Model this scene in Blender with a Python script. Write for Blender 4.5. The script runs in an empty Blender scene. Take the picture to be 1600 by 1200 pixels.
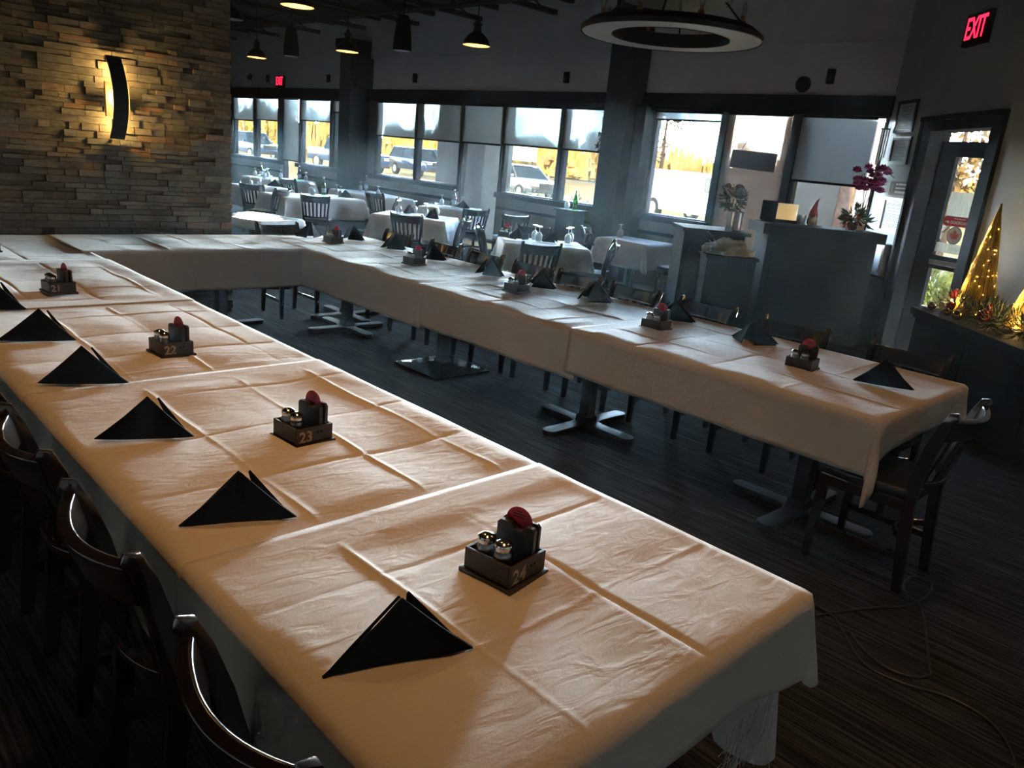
import bpy, bmesh, math, random
from mathutils import Matrix, Vector, noise
random.seed(7)
SC = bpy.context.scene
COL = SC.collection
PI = math.pi
# ------------------------------------------------------------------ camera
H = 1.71
cd = bpy.data.cameras.new('camera'); cam = bpy.data.objects.new('camera', cd); COL.objects.link(cam)
cd.sensor_fit = 'HORIZONTAL'; cd.sensor_width = 36.0; cd.lens = 36.0 * 1203.6 / 1600.0
cd.clip_start = 0.05; cd.clip_end = 600
yaw, pitch, roll = math.radians(-44.937), math.radians(16.364), math.radians(5.589)
fw = Vector((math.sin(yaw) * math.cos(pitch), math.cos(yaw) * math.cos(pitch), -math.sin(pitch)))
rt = Vector((math.cos(yaw), -math.sin(yaw), 0)); up = rt.cross(fw)
r2 = rt * math.cos(roll) + up * math.sin(roll); u2 = up * math.cos(roll) - rt * math.sin(roll)
m = Matrix((r2, u2, -fw)).transposed().to_4x4(); m.translation = (0, 0, H)
cam.matrix_world = m
SC.camera = cam
# ------------------------------------------------------------------ view, world, sun, portals
SC.view_settings.view_transform = 'Standard'; SC.view_settings.look = 'None'
SC.view_settings.gamma = 1.0; SC.view_settings.use_curve_mapping = False
SC.view_settings.exposure = 0.78
SC.cycles.use_denoising = True
SC.cycles.max_bounces = 8; SC.cycles.diffuse_bounces = 4; SC.cycles.transparent_max_bounces = 24
SC.cycles.caustics_reflective = False; SC.cycles.caustics_refractive = False
SC.cycles.sample_clamp_indirect = 4.0
GLOW = 270.0
W = bpy.data.worlds.new('sky'); SC.world = W; W.use_nodes = True
nt = W.node_tree; nt.nodes.clear()
o_ = nt.nodes.new('ShaderNodeOutputWorld'); b_ = nt.nodes.new('ShaderNodeBackground')
tc_ = nt.nodes.new('ShaderNodeTexCoord'); sp_ = nt.nodes.new('ShaderNodeSeparateXYZ'); cr_ = nt.nodes.new('ShaderNodeValToRGB')
cr_.color_ramp.elements[0].position = 0.0; cr_.color_ramp.elements[0].color = (1.0, .96, .90, 1)
cr_.color_ramp.elements[1].position = 0.30; cr_.color_ramp.elements[1].color = (.016, .024, .036, 1)
e_ = cr_.color_ramp.elements.new(.10); e_.color = (.74, .90, 1.0, 1)
e_ = cr_.color_ramp.elements.new(.17); e_.color = (.20, .28, .36, 1)
# bright low winter-sun glow over the horizon on the window side, weaker around the rest of the sky
gl_ = nt.nodes.new('ShaderNodeMapRange'); gl_.interpolation_type = 'SMOOTHSTEP'
gl_.inputs['From Min'].default_value = .52; gl_.inputs['From Max'].default_value = .90; gl_.inputs['To Min'].default_value = 5.0; gl_.inputs['To Max'].default_value = GLOW
nt.links.new(tc_.outputs['Generated'], sp_.inputs[0]); nt.links.new(sp_.outputs['Z'], cr_.inputs[0])
dt_ = nt.nodes.new('ShaderNodeVectorMath'); dt_.operation = 'DOT_PRODUCT'; dt_.inputs[1].default_value = (-.64, .768, 0)
nt.links.new(tc_.outputs['Generated'], dt_.inputs[0]); nt.links.new(dt_.outputs['Value'], gl_.inputs[0]); nt.links.new(gl_.outputs[0], b_.inputs[1]); nt.links.new(cr_.outputs[0], b_.inputs[0])
nt.links.new(b_.outputs[0], o_.inputs[0])
sd = bpy.data.lights.new('sun', 'SUN'); so = bpy.data.objects.new('sun', sd); COL.objects.link(so)
sd.energy = 9.0; sd.color = (1, .86, .62); sd.angle = .01
so.rotation_euler = Vector((-.75, .8, -.62)).to_track_quat('-Z', 'Y').to_euler()
def portal(cx, cy, cz, w, h, rz):
    l = bpy.data.lights.new('window_portal', 'AREA'); l.shape = 'RECTANGLE'; l.size = w; l.size_y = h
    l.cycles.is_portal = True
    o = bpy.data.objects.new('window_portal', l); COL.objects.link(o)
    o.location = (cx, cy, cz); o.rotation_euler = (-PI / 2, 0, rz)
YW = 9.8
for x0, x1, z0 in ((-21.6, -15.3, 1.0), (-14.65, -10.65, .9), (-10.6, -7.9, 1.0), (-7.35, -3.95, .9)):
    portal((x0 + x1) / 2, YW + .12, (z0 + 2.6) / 2, x1 - x0, 2.6 - z0, 0)
# ------------------------------------------------------------------ materials
MATS = {}
def nodes(name):
    mt = bpy.data.materials.new(name); mt.use_nodes = True
    t = mt.node_tree; bs = t.nodes['Principled BSDF']
    return mt, t, bs
def mat(name, col, rough=.5, metal=0., nscale=8., namt=.2, bump=0., bscale=120., coat=0., spec=.5, emit=None, estr=1., stretch=None, sheen=0.):
    if name in MATS: return MATS[name]
    mt, t, bs = nodes(name)
    tc = t.nodes.new('ShaderNodeTexCoord'); mp = t.nodes.new('ShaderNodeMapping')
    if stretch: mp.inputs['Scale'].default_value = stretch
    nz = t.nodes.new('ShaderNodeTexNoise'); nz.inputs['Scale'].default_value = nscale; nz.inputs['Detail'].default_value = 4
    rp = t.nodes.new('ShaderNodeValToRGB')
    c = Vector(col)
    rp.color_ramp.elements[0].position = .3; rp.color_ramp.elements[0].color = (*(c * (1 - namt)), 1)
    rp.color_ramp.elements[1].position = .7; rp.color_ramp.elements[1].color = (*[min(1, v) for v in c * (1 + namt)], 1)
    t.links.new(tc.outputs['Object'], mp.inputs[0]); t.links.new(mp.outputs[0], nz.inputs[0])
    t.links.new(nz.outputs[0], rp.inputs[0]); t.links.new(rp.outputs[0], bs.inputs['Base Color'])
    bs.inputs['Roughness'].default_value = rough; bs.inputs['Metallic'].default_value = metal
    bs.inputs['Coat Weight'].default_value = coat; bs.inputs['Coat Roughness'].default_value = .08
    bs.inputs['Specular IOR Level'].default_value = spec
    if sheen: bs.inputs['Sheen Weight'].default_value = sheen
    if emit:
        bs.inputs['Emission Color'].default_value = (*emit, 1); bs.inputs['Emission Strength'].default_value = estr
    if bump:
        n2 = t.nodes.new('ShaderNodeTexNoise'); n2.inputs['Scale'].default_value = bscale; n2.inputs['Detail'].default_value = 3
        bp = t.nodes.new('ShaderNodeBump'); bp.inputs['Strength'].default_value = bump; bp.inputs['Distance'].default_value = .01
        t.links.new(mp.outputs[0], n2.inputs[0]); t.links.new(n2.outputs[0], bp.inputs['Height']); t.links.new(bp.outputs[0], bs.inputs['Normal'])
    MATS[name] = mt
    return mt
def glass(name, tint, gl=.08, rough=0.02, fres=True):
    if name in MATS: return MATS[name]
    mt = bpy.data.materials.new(name); mt.use_nodes = True; t = mt.node_tree; t.nodes.clear()
    o = t.nodes.new('ShaderNodeOutputMaterial'); mx = t.nodes.new('ShaderNodeMixShader')
    tr = t.nodes.new('ShaderNodeBsdfTransparent'); tr.inputs[0].default_value = (*tint, 1)
    g = t.nodes.new('ShaderNodeBsdfGlossy'); g.inputs['Roughness'].default_value = rough
    lw = t.nodes.new('ShaderNodeLayerWeight'); lw.inputs[0].default_value = .25
    ma = t.nodes.new('ShaderNodeMath'); ma.operation = 'MULTIPLY_ADD'
    ma.inputs[1].default_value = .6 if fres else 0.; ma.inputs[2].default_value = gl
    t.links.new(lw.outputs['Fresnel'], ma.inputs[0]); t.links.new(ma.outputs[0], mx.inputs[0])
    t.links.new(tr.outputs[0], mx.inputs[1]); t.links.new(g.outputs[0], mx.inputs[2]); t.links.new(mx.outputs[0], o.inputs[0])
    MATS[name] = mt
    return mt
def screen_mat(name, tint, openness, col):
    """woven roller-screen fabric: part see-through, part diffuse"""
    if name in MATS: return MATS[name]
    mt = bpy.data.materials.new(name); mt.use_nodes = True; t = mt.node_tree; t.nodes.clear()
    o = t.nodes.new('ShaderNodeOutputMaterial'); mx = t.nodes.new('ShaderNodeMixShader'); m2 = t.nodes.new('ShaderNodeMixShader')
    tr = t.nodes.new('ShaderNodeBsdfTransparent'); tr.inputs[0].default_value = (*tint, 1)
    df = t.nodes.new('ShaderNodeBsdfDiffuse'); df.inputs[0].default_value = (*col, 1)
    tl = t.nodes.new('ShaderNodeBsdfTranslucent'); tl.inputs[0].default_value = (*col, 1)
    m2.inputs[0].default_value = .35
    tc = t.nodes.new('ShaderNodeTexCoord'); mp = t.nodes.new('ShaderNodeMapping'); mp.inputs['Scale'].default_value = (60, 1, 3)
    nz = t.nodes.new('ShaderNodeTexNoise'); nz.inputs['Scale'].default_value = 1.0
    mr = t.nodes.new('ShaderNodeMapRange'); mr.inputs['From Min'].default_value = .3; mr.inputs['From Max'].default_value = .7
    mr.inputs['To Min'].default_value = openness * .8; mr.inputs['To Max'].default_value = openness * 1.2
    t.links.new(tc.outputs['Object'], mp.inputs[0]); t.links.new(mp.outputs[0], nz.inputs[0]); t.links.new(nz.outputs[0], mr.inputs[0])
    t.links.new(mr.outputs[0], mx.inputs[0])
    t.links.new(df.outputs[0], m2.inputs[1]); t.links.new(tl.outputs[0], m2.inputs[2])
    t.links.new(m2.outputs[0], mx.inputs[1]); t.links.new(tr.outputs[0], mx.inputs[2]); t.links.new(mx.outputs[0], o.inputs[0])
    MATS[name] = mt
    return mt
WOOD = mat('dark_wood', (.014, .0062, .0045), .18, nscale=3, namt=.5, stretch=(8, 8, 1), coat=.8)
VINYL = mat('black_vinyl', (.012, .013, .014), .28, bump=.05, bscale=200)
BLK = mat('black_metal', (.010, .012, .0135), .5, spec=.35, nscale=20, namt=.2, bump=.05, bscale=300)
BLKP = mat('black_paint', (.011, .0135, .0155), .75, spec=.06, nscale=10, namt=.2)
NAPK = mat('black_napkin', (.007, .008, .010), .95, nscale=60, namt=.2, bump=.15, bscale=500, spec=.08)
CADW = mat('stained_box_wood', (.03, .019, .0125), .5, nscale=2, namt=.45, stretch=(6, 6, 25), bump=.1, bscale=30)
TANP = mat('worn_print', (.36, .27, .17), .7, nscale=150, namt=.35)
DIMP = mat('faint_print', (.055, .037, .024), .7, nscale=150, namt=.3)
RED = mat('red_card', (.60, .03, .055), .45, nscale=30, namt=.1)
DRED = mat('dark_red_print', (.10, .004, .01), .5, nscale=30, namt=.1)
CHROME = mat('chrome', (.62, .6, .57), .12, 1., nscale=10, namt=.05)
GLASS = glass('clear_glass', (.80, .90, .92), .50, .28)
PANE = glass('window_glass', (.93, .96, .96), .015, .02, fres=False)
SALT = mat('salt_grains', (.55, .47, .38), .9, nscale=300, namt=.2)
PEPPER = mat('pepper_grains', (.05, .03, .02), .9, nscale=300, namt=.4)
# white table linen with pressed weave
def linen(name, col):
    mt, t, bs = nodes(name)
    tc = t.nodes.new('ShaderNodeTexCoord')
    n1 = t.nodes.new('ShaderNodeTexNoise'); n1.inputs['Scale'].default_value = 5; n1.inputs['Detail'].default_value = 6; n1.inputs['Roughness'].default_value = .62
    mp = t.nodes.new('ShaderNodeMapping'); mp.inputs['Scale'].default_value = (1.6, .55, 1); mp.inputs['Rotation'].default_value = (0, 0, .12)
    n2 = t.nodes.new('ShaderNodeTexNoise'); n2.inputs['Scale'].default_value = 14; n2.inputs['Detail'].default_value = 5; n2.inputs['Distortion'].default_value = 1.2
    n3 = t.nodes.new('ShaderNodeTexNoise'); n3.inputs['Scale'].default_value = 260
    t.links.new(tc.outputs['Object'], mp.inputs[0]); t.links.new(mp.outputs[0], n2.inputs[0])
    t.links.new(tc.outputs['Object'], n1.inputs[0]); t.links.new(tc.outputs['Object'], n3.inputs[0])
    rp = t.nodes.new('ShaderNodeValToRGB')
    c = Vector(col)
    rp.color_ramp.elements[0].position = .3; rp.color_ramp.elements[0].color = (*(c * .96), 1)
    rp.color_ramp.elements[1].position = .7; rp.color_ramp.elements[1].color = (*c, 1)
    t.links.new(n1.outputs[0], rp.inputs[0]); t.links.new(rp.outputs[0], bs.inputs['Base Color'])
    b1 = t.nodes.new('ShaderNodeBump'); b1.inputs['Strength'].default_value = .22; b1.inputs['Distance'].default_value = .02
    b2 = t.nodes.new('ShaderNodeBump'); b2.inputs['Strength'].default_value = .12; b2.inputs['Distance'].default_value = .002
    t.links.new(n2.outputs[0], b1.inputs['Height']); t.links.new(n3.outputs[0], b2.inputs['Height'])
    t.links.new(b1.outputs[0], b2.inputs['Normal']); t.links.new(b2.outputs[0], bs.inputs['Normal'])
    bs.inputs['Roughness'].default_value = .72; bs.inputs['Specular IOR Level'].default_value = .35
    bs.inputs['Sheen Weight'].default_value = .15
    MATS[name] = mt
    return mt
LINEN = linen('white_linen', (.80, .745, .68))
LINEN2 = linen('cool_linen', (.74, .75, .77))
# ------------------------------------------------------------------ mesh builder
class G:
    def __init__(s): s.v = []; s.f = []
    def add(s, vs, fs, M=None):
        n = len(s.v)
        s.v += [tuple(M @ Vector(p)) if M else tuple(p) for p in vs]
        s.f += [tuple(i + n for i in f) for f in fs]
        return s
    def box(s, c, d, rz=0., M=None, taper=1.):
        x, y, z = d[0] / 2, d[1] / 2, d[2] / 2
        vs = [(-x * taper, -y * taper, -z), (x * taper, -y * taper, -z), (x * taper, y * taper, -z), (-x * taper, y * taper, -z), (-x, -y, z), (x, -y, z), (x, y, z), (-x, y, z)]
        T = Matrix.Translation(c) @ Matrix.Rotation(rz, 4, 'Z')
        if M: T = M @ T
        return s.add(vs, [(0, 3, 2, 1), (4, 5, 6, 7), (0, 1, 5, 4), (1, 2, 6, 5), (2, 3, 7, 6), (3, 0, 4, 7)], T)
    def prism(s, poly, h, M=None, z0=0.):
        n = len(poly)
        vs = [(p[0], p[1], z0) for p in poly] + [(p[0], p[1], z0 + h) for p in poly]
        fs = [tuple(range(n - 1, -1, -1)), tuple(range(n, 2 * n))] + [(i, (i + 1) % n, n + (i + 1) % n, n + i) for i in range(n)]
        return s.add(vs, fs, M)
    def lathe(s, prof, seg=20, M=None, cap=True):
        vs = []; fs = []
        n = len(prof)
        for k in range(seg):
            a = 2 * PI * k / seg
            vs += [(r * math.cos(a), r * math.sin(a), z) for r, z in prof]
        for k in range(seg):
            k2 = (k + 1) % seg
            for i in range(n - 1):
                fs.append((k * n + i, k2 * n + i, k2 * n + i + 1, k * n + i + 1))
        if cap:
            if prof[0][0] > 1e-6: fs.append(tuple(k * n for k in range(seg - 1, -1, -1)))
            if prof[-1][0] > 1e-6: fs.append(tuple(k * n + n - 1 for k in range(seg)))
        return s.add(vs, fs, M)
    def sweep(s, pts, sect, upv=(0, 0, 1), scale=None, closed=False, M=None):
        """sect: list of (a, b): a along side axis, b along up axis"""
        pts = [Vector(p) for p in pts]; n = len(pts); k = len(sect); vs = []; fs = []
        upv = Vector(upv)
        for i, p in enumerate(pts):
            if closed: t = pts[(i + 1) % n] - pts[i - 1]
            else: t = pts[min(i + 1, n - 1)] - pts[max(i - 1, 0)]
            t.normalize(); sd = t.cross(upv)
            if sd.length < 1e-4: sd = t.cross(Vector((0, 1, 0.01)))
            sd.normalize(); u = sd.cross(t).normalized()
            sc = scale[i] if scale else 1.
            vs += [tuple(p + sd * a * sc + u * b * sc) for a, b in sect]
        rng = n if closed else n - 1
        for i in range(rng):
            j = (i + 1) % n
            for q in range(k):
                q2 = (q + 1) % k
                fs.append((i * k + q, i * k + q2, j * k + q2, j * k + q))
        if not closed:
            fs.append(tuple(range(k - 1, -1, -1))); fs.append(tuple((n - 1) * k + q for q in range(k)))
        return s.add(vs, fs, M)
    def tube(s, pts, r, seg=8, closed=False, scale=None, M=None):
        return s.sweep(pts, [(r * math.cos(2 * PI * q / seg), r * math.sin(2 * PI * q / seg)) for q in range(seg)], scale=scale, closed=closed, M=M)
    def grid(s, fn, nu, nv, M=None):
        vs = [fn(i / nu, j / nv) for j in range(nv + 1) for i in range(nu + 1)]
        fs = [(j * (nu + 1) + i, j * (nu + 1) + i + 1, (j + 1) * (nu + 1) + i + 1, (j + 1) * (nu + 1) + i) for j in range(nv) for i in range(nu)]
        return s.add(vs, fs, M)
    def slab(s, fn, nu, nv, th, M=None):
        """closed thick patch: fn(u,v) -> point, thickness along local normal"""
        top = []; bot = []
        for j in range(nv + 1):
            for i in range(nu + 1):
                u, v = i / nu, j / nv
                p = Vector(fn(u, v)); e = 1e-3
                du = Vector(fn(min(u + e, 1), v)) - Vector(fn(max(u - e, 0), v)); dv = Vector(fn(u, min(v + e, 1))) - Vector(fn(u, max(v - e, 0)))
                nn = du.cross(dv)
                nn = nn.normalized() if nn.length > 1e-12 else Vector((0, 0, 1))
                top.append(tuple(p + nn * th / 2)); bot.append(tuple(p - nn * th / 2))
        N = len(top); w = nu + 1; fs = []
        for j in range(nv):
            for i in range(nu):
                a, b, c, d = j * w + i, j * w + i + 1, (j + 1) * w + i + 1, (j + 1) * w + i
                fs += [(a, b, c, d), (N + d, N + c, N + b, N + a)]
        for i in range(nu):
            fs += [(i + 1, i, N + i, N + i + 1), (nv * w + i, nv * w + i + 1, N + nv * w + i + 1, N + nv * w + i)]
        for j in range(nv):
            fs += [(j * w, (j + 1) * w, N + (j + 1) * w, N + j * w), ((j + 1) * w + nu, j * w + nu, N + j * w + nu, N + (j + 1) * w + nu)]
        return s.add(top + bot, fs, M)
    def build(s, name, material, parent=None, smooth=None, bev=0., loc=None, seg=2):
        me = bpy.data.meshes.new(name); me.from_pydata(s.v, [], s.f)
        bm = bmesh.new(); bm.from_mesh(me)
        bmesh.ops.remove_doubles(bm, verts=bm.verts, dist=1e-6)
        if bev:
            es = [e for e in bm.edges if len(e.link_faces) == 2 and e.calc_face_angle(0) > .6]
            bmesh.ops.bevel(bm, geom=es, offset=bev, segments=seg, profile=.7, affect='EDGES', clamp_overlap=True)
        bmesh.ops.recalc_face_normals(bm, faces=bm.faces)
        bm.to_mesh(me); bm.free()
        if smooth is not None:
            me.polygons.foreach_set('use_smooth', [True] * len(me.polygons))
            if smooth > 0: me.set_sharp_from_angle(angle=math.radians(smooth))
        me.materials.append(material)
        o = bpy.data.objects.new(name, me); COL.objects.link(o)
        if parent: o.parent = parent
        if loc: o.location = loc
        return o
def tag(o, label, cat, group=None, kind=None):
    o['label'] = label; o['category'] = cat
    if group: o['group'] = group
    if kind: o['kind'] = kind
    return o
def thing(name, label, cat, loc=(0, 0, 0), rz=0., group=None):
    o = bpy.data.objects.new(name, None); COL.objects.link(o); o.empty_display_size = .1
    o.location = loc; o.rotation_euler = (0, 0, rz)
    return tag(o, label, cat, group)
def dup(root, loc, rz, label, group=None):
    def cp(o, par):
        c = o.copy(); COL.objects.link(c)
        if par: c.parent = par
        for ch in o.children: cp(ch, c)
        return c
    r = cp(root, None); r.location = loc; r.rotation_euler = (0, 0, rz); r['label'] = label
    if group: r['group'] = group
    return r
def struct(name, g, material, label=None, bev=0., smooth=None, parent=None):
    o = g.build(name, material, parent, bev=bev, smooth=smooth)
    if not parent:
        o['kind'] = 'structure'
        if label: o['label'] = label
    return o
def text_g(string, size, depth=.001, M=None, bold=0.):
    cu = bpy.data.curves.new('lettering', 'FONT'); cu.body = string; cu.size = size; cu.extrude = depth; cu.align_x = 'CENTER'; cu.align_y = 'CENTER'
    cu.resolution_u = 3; cu.offset = bold
    ob = bpy.data.objects.new('lettering', cu); COL.objects.link(ob)
    bpy.context.view_layer.update()
    me = bpy.data.meshes.new_from_object(ob.evaluated_get(bpy.context.evaluated_depsgraph_get()))
    g = G(); g.add([tuple(v.co) for v in me.vertices], [tuple(p.vertices) for p in me.polygons], M)
    bpy.data.objects.remove(ob); bpy.data.meshes.remove(me); bpy.data.curves.remove(cu)
    return g
def basis(origin, xdir, ydir):
    x = Vector(xdir).normalized(); y = Vector(ydir).normalized(); z = x.cross(y)
    mm = Matrix((x, y, z)).transposed().to_4x4(); mm.translation = origin
    return mm
SX = 5.86                                   # diagonal wall: x + y = SX
def wp(u, d, z): return Vector((-3.94 + .70711 * (u - d), 9.8 - .70711 * (u + d), z))
RD = -PI / 4                                # rotation of the diagonal wall
# ================================================================== ROOM SHELL
WALLP = mat('grey_wall_paint', (.38, .385, .41), .8, nscale=3, namt=.06, bump=.06, bscale=60)
PALEW = mat('cream_wall_paint', (.6, .57, .53), .8, nscale=3, namt=.05)
WALLD = mat('warm_grey_wall_paint', (.25, .245, .24), .8, nscale=3, namt=.06, bump=.06, bscale=60)
TRIM = mat('dark_trim_paint', (.012, .015, .018), .75, spec=.04, nscale=6, namt=.15)
CEIL = mat('black_ceiling_deck', (.026, .031, .033), .85, nscale=4, namt=.2)
def carpet():
    mt, t, bs = nodes('striped_carpet')
    tc = t.nodes.new('ShaderNodeTexCoord')
    def st(sc, det):
        mp = t.nodes.new('ShaderNodeMapping'); mp.inputs['Scale'].default_value = sc
        n = t.nodes.new('ShaderNodeTexNoise'); n.inputs['Scale'].default_value = 1.; n.inputs['Detail'].default_value = det
        t.links.new(tc.outputs['Object'], mp.inputs[0]); t.links.new(mp.outputs[0], n.inputs[0]); return n
    a = st((2.5, 75, 1), 3); b = st((1.2, 9, 1), 2); c = st((160, 160, 1), 2)
    r1 = t.nodes.new('ShaderNodeValToRGB')
    r1.color_ramp.elements[0].position = .40; r1.color_ramp.elements[0].color = (.008, .009, .010, 1)
    r1.color_ramp.elements[1].position = .66; r1.color_ramp.elements[1].color = (.062, .064, .066, 1)
    r2 = t.nodes.new('ShaderNodeValToRGB')
    r2.color_ramp.elements[0].position = .35; r2.color_ramp.elements[0].color = (.62, .55, .5, 1)
    r2.color_ramp.elements[1].position = .65; r2.color_ramp.elements[1].color = (.95, 1, 1, 1)
    mx = t.nodes.new('ShaderNodeMixRGB'); mx.blend_type = 'MULTIPLY'; mx.inputs[0].default_value = 1
    t.links.new(a.outputs[0], r1.inputs[0]); t.links.new(b.outputs[0], r2.inputs[0])
    t.links.new(r1.outputs[0], mx.inputs[1]); t.links.new(r2.outputs[0], mx.inputs[2]); t.links.new(mx.outputs[0], bs.inputs['Base Color'])
    bp = t.nodes.new('ShaderNodeBump'); bp.inputs['Strength'].default_value = .5; bp.inputs['Distance'].default_value = .004
    ad = t.nodes.new('ShaderNodeMath'); ad.operation = 'ADD'; t.links.new(a.outputs[0], ad.inputs[0]); t.links.new(c.outputs[0], ad.inputs[1])
    t.links.new(ad.outputs[0], bp.inputs['Height']); t.links.new(bp.outputs[0], bs.inputs['Normal'])
    bs.inputs['Roughness'].default_value = .95; bs.inputs['Specular IOR Level'].default_value = .15
    return mt
floor_poly = [(-22.2, -4), (2.4, -4), (2.4, 3.46), (-3.94, 9.8), (-3.94, 9.95), (-22.2, 9.95)]
struct('floor', G().prism(floor_poly, .1, z0=-.1), carpet(), 'dark striped carpet')
ceil_poly = [(-22.4, -4.2), (2.6, -4.2), (2.6, 4.0), (-3.7, 10.25), (-22.4, 10.25)]
struct('ceiling', G().prism(ceil_poly, .15, z0=4.22), CEIL, 'black open ceiling deck')
ZC = 4.22
# window wall: stretches below sills and above heads, plus piers
g = G()
g.box((-13.07, YW + .1, (2.8 + ZC) / 2), (18.3, .2, ZC - 2.8))
struct('wall_back', g, WALLP, 'grey wall above the windows')
g = G()
for x0, x1 in ((-22.2, -18.78), (-17.95, -11.8), (-10.63, -6.15), (-5.12, -3.92)):
    g.box(((x0 + x1) / 2, YW + .1, .49), (x1 - x0, .2, .98))
struct('wall_window_base', g, mat('brown_grey_wall_paint', (.11, .092, .086), .8, nscale=4, namt=.08), 'brownish low wall under the windows')
g = G(); g.box((-13.07, YW + .06, 2.69), (18.3, .26, .22)); g.box((-13.07, YW - .06, 2.60), (18.3, .05, .06))
struct('trim_1', g, TRIM, 'dark header trim over the windows', bev=.006)
g = G()
for x0, x1 in ((-22.2, -18.78), (-17.95, -11.8), (-10.63, -6.15), (-5.12, -3.95)):
    g.box(((x0 + x1) / 2, YW + .04, 1.025), (x1 - x0, .26, .09))
    g.box(((x0 + x1) / 2, YW - .012, .80), (x1 - x0, .024, .05))
struct('trim_2', g, TRIM, 'dark window sill rail', bev=.006)
# window units: x0, x1 glass, z sill
WIN = [(-21.55, -20.42, 1.07), (-20.2, -19.08, 1.07), (-17.83, -16.55, 1.07), (-16.35, -15.35, 1.07), (-14.58, -13.28, 1.07), (-13.14, -11.86, 1.07),
       (-10.57, -9.29, 1.07), (-9.12, -7.95, 1.07), (-7.31, -6.25, 1.07), (-5.0, -4.0, 1.07)]
FRAME = mat('dark_window_frame', (.02, .024, .028), .6, spec=.25, nscale=10, namt=.1)
def window(n, x0, x1, z0, y=YW, z1=2.58, w=.06, base='window'):
    g = G(); yc = y + .09; d = .1
    g.box((x0 - w / 2, yc, (z0 + z1) / 2), (w, d, z1 - z0 + .1)); g.box((x1 + w / 2, yc, (z0 + z1) / 2), (w, d, z1 - z0 + .1))
    g.box(((x0 + x1) / 2, yc, z0 - w / 2 + .02), (x1 - x0, d, w)); g.box(((x0 + x1) / 2, yc, z1 + w / 2 - .02), (x1 - x0, d, w))
    o = struct('%s_%d' % (base, n), g, FRAME, bev=.004)
    p = G().box(((x0 + x1) / 2, yc + .01, (z0 + z1) / 2), (x1 - x0, .008, z1 - z0)).build('pane', PANE, o)
    return o
for i, (a, b, z) in enumerate(WIN): window(i + 1, a, b, z)
# two tall glazed doors and one tall light in the window wall
window(1, -18.7, -18.0, .16, base='door'); window(2, -11.72, -10.7, .16, base='door'); window(11, -6.07, -5.2, .16)
# solid posts between units
g = G()
for a, b in ((-22.2, -21.6), (-20.36, -20.26), (-19.02, -18.76), (-17.94, -17.89), (-16.5, -16.4), (-15.3, -14.63), (-13.23, -13.19), (-11.81, -11.77), (-10.65, -10.62), (-9.24, -9.17), (-7.9, -7.36), (-6.2, -6.12), (-5.15, -5.05), (-3.96, -3.92)):
    g.box(((a + b) / 2, YW + .08, 1.8), (b - a, .16, 1.66))
struct('trim_3', g, FRAME, 'dark window posts', bev=.004)
# interior pillars against the window wall
PIL = mat('dark_pillar_cladding', (.018, .022, .026), .8, spec=.15, nscale=5, namt=.2, stretch=(12, 12, .6))
g = G(); g.box((-15.12, 9.55, 1.85), (.42, .48, 3.7)); g.box((-15.17, 9.53, 3.66), (.54, .56, .16)); g.box((-14.95, 9.6, 3.1), (.3, .42, .6))
struct('pillar_1', g, PIL, 'dark pillar between the far windows', bev=.01)
g = G(); g.box((-7.78, 9.6, ZC / 2), (.44, .4, ZC)); g.box((-7.44, 9.68, 1.3), (.18, .2, 2.6))
struct('pillar_2', g, PIL, 'dark pillar beside the bright window', bev=.01)
# diagonal wall with doorway (opening u 1.19..2.25)
def wbox(g, u0, u1, z0, z1, d0, d1):
    return g.box(wp((u0 + u1) / 2, (d0 + d1) / 2, (z0 + z1) / 2), (u1 - u0, abs(d1 - d0), z1 - z0), RD)
g = G()
wbox(g, -.08, 1.14, 0, ZC, -.155, 0); wbox(g, 2.30, 9.0, 0, ZC, -.155, 0); wbox(g, 1.14, 2.30, 2.42, ZC, -.155, 0)
struct('wall_right', g, WALLD, 'grey wall with the exit door')
g = G()
wbox(g, .93, 1.19, 0, 2.5, -.16, .04); wbox(g, 2.25, 2.42, 0, 2.5, -.16, .04); wbox(g, .93, 2.42, 2.37, 2.52, -.16, .05)
wbox(g, 1.13, 1.2, 0, 2.37, -.14, .065); wbox(g, .93, .98, 0, 2.5, .0, .065); wbox(g, .93, 2.42, 2.47, 2.52, 0, .075)
struct('trim_4', g, TRIM, 'dark door casing', bev=.005)
g = G()
g.box((2.5, -.3, ZC / 2), (.2, 7.6, ZC)); struct('wall_side', g, PALEW)
g = G(); g.box((-10, -4.1, ZC / 2), (25.2, .2, ZC)); struct('wall_front', g, PALEW)
g = G(); g.box((-22.3, 3, ZC / 2), (.2, 14.2, ZC)); struct('wall_far', g, WALLP)
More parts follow.
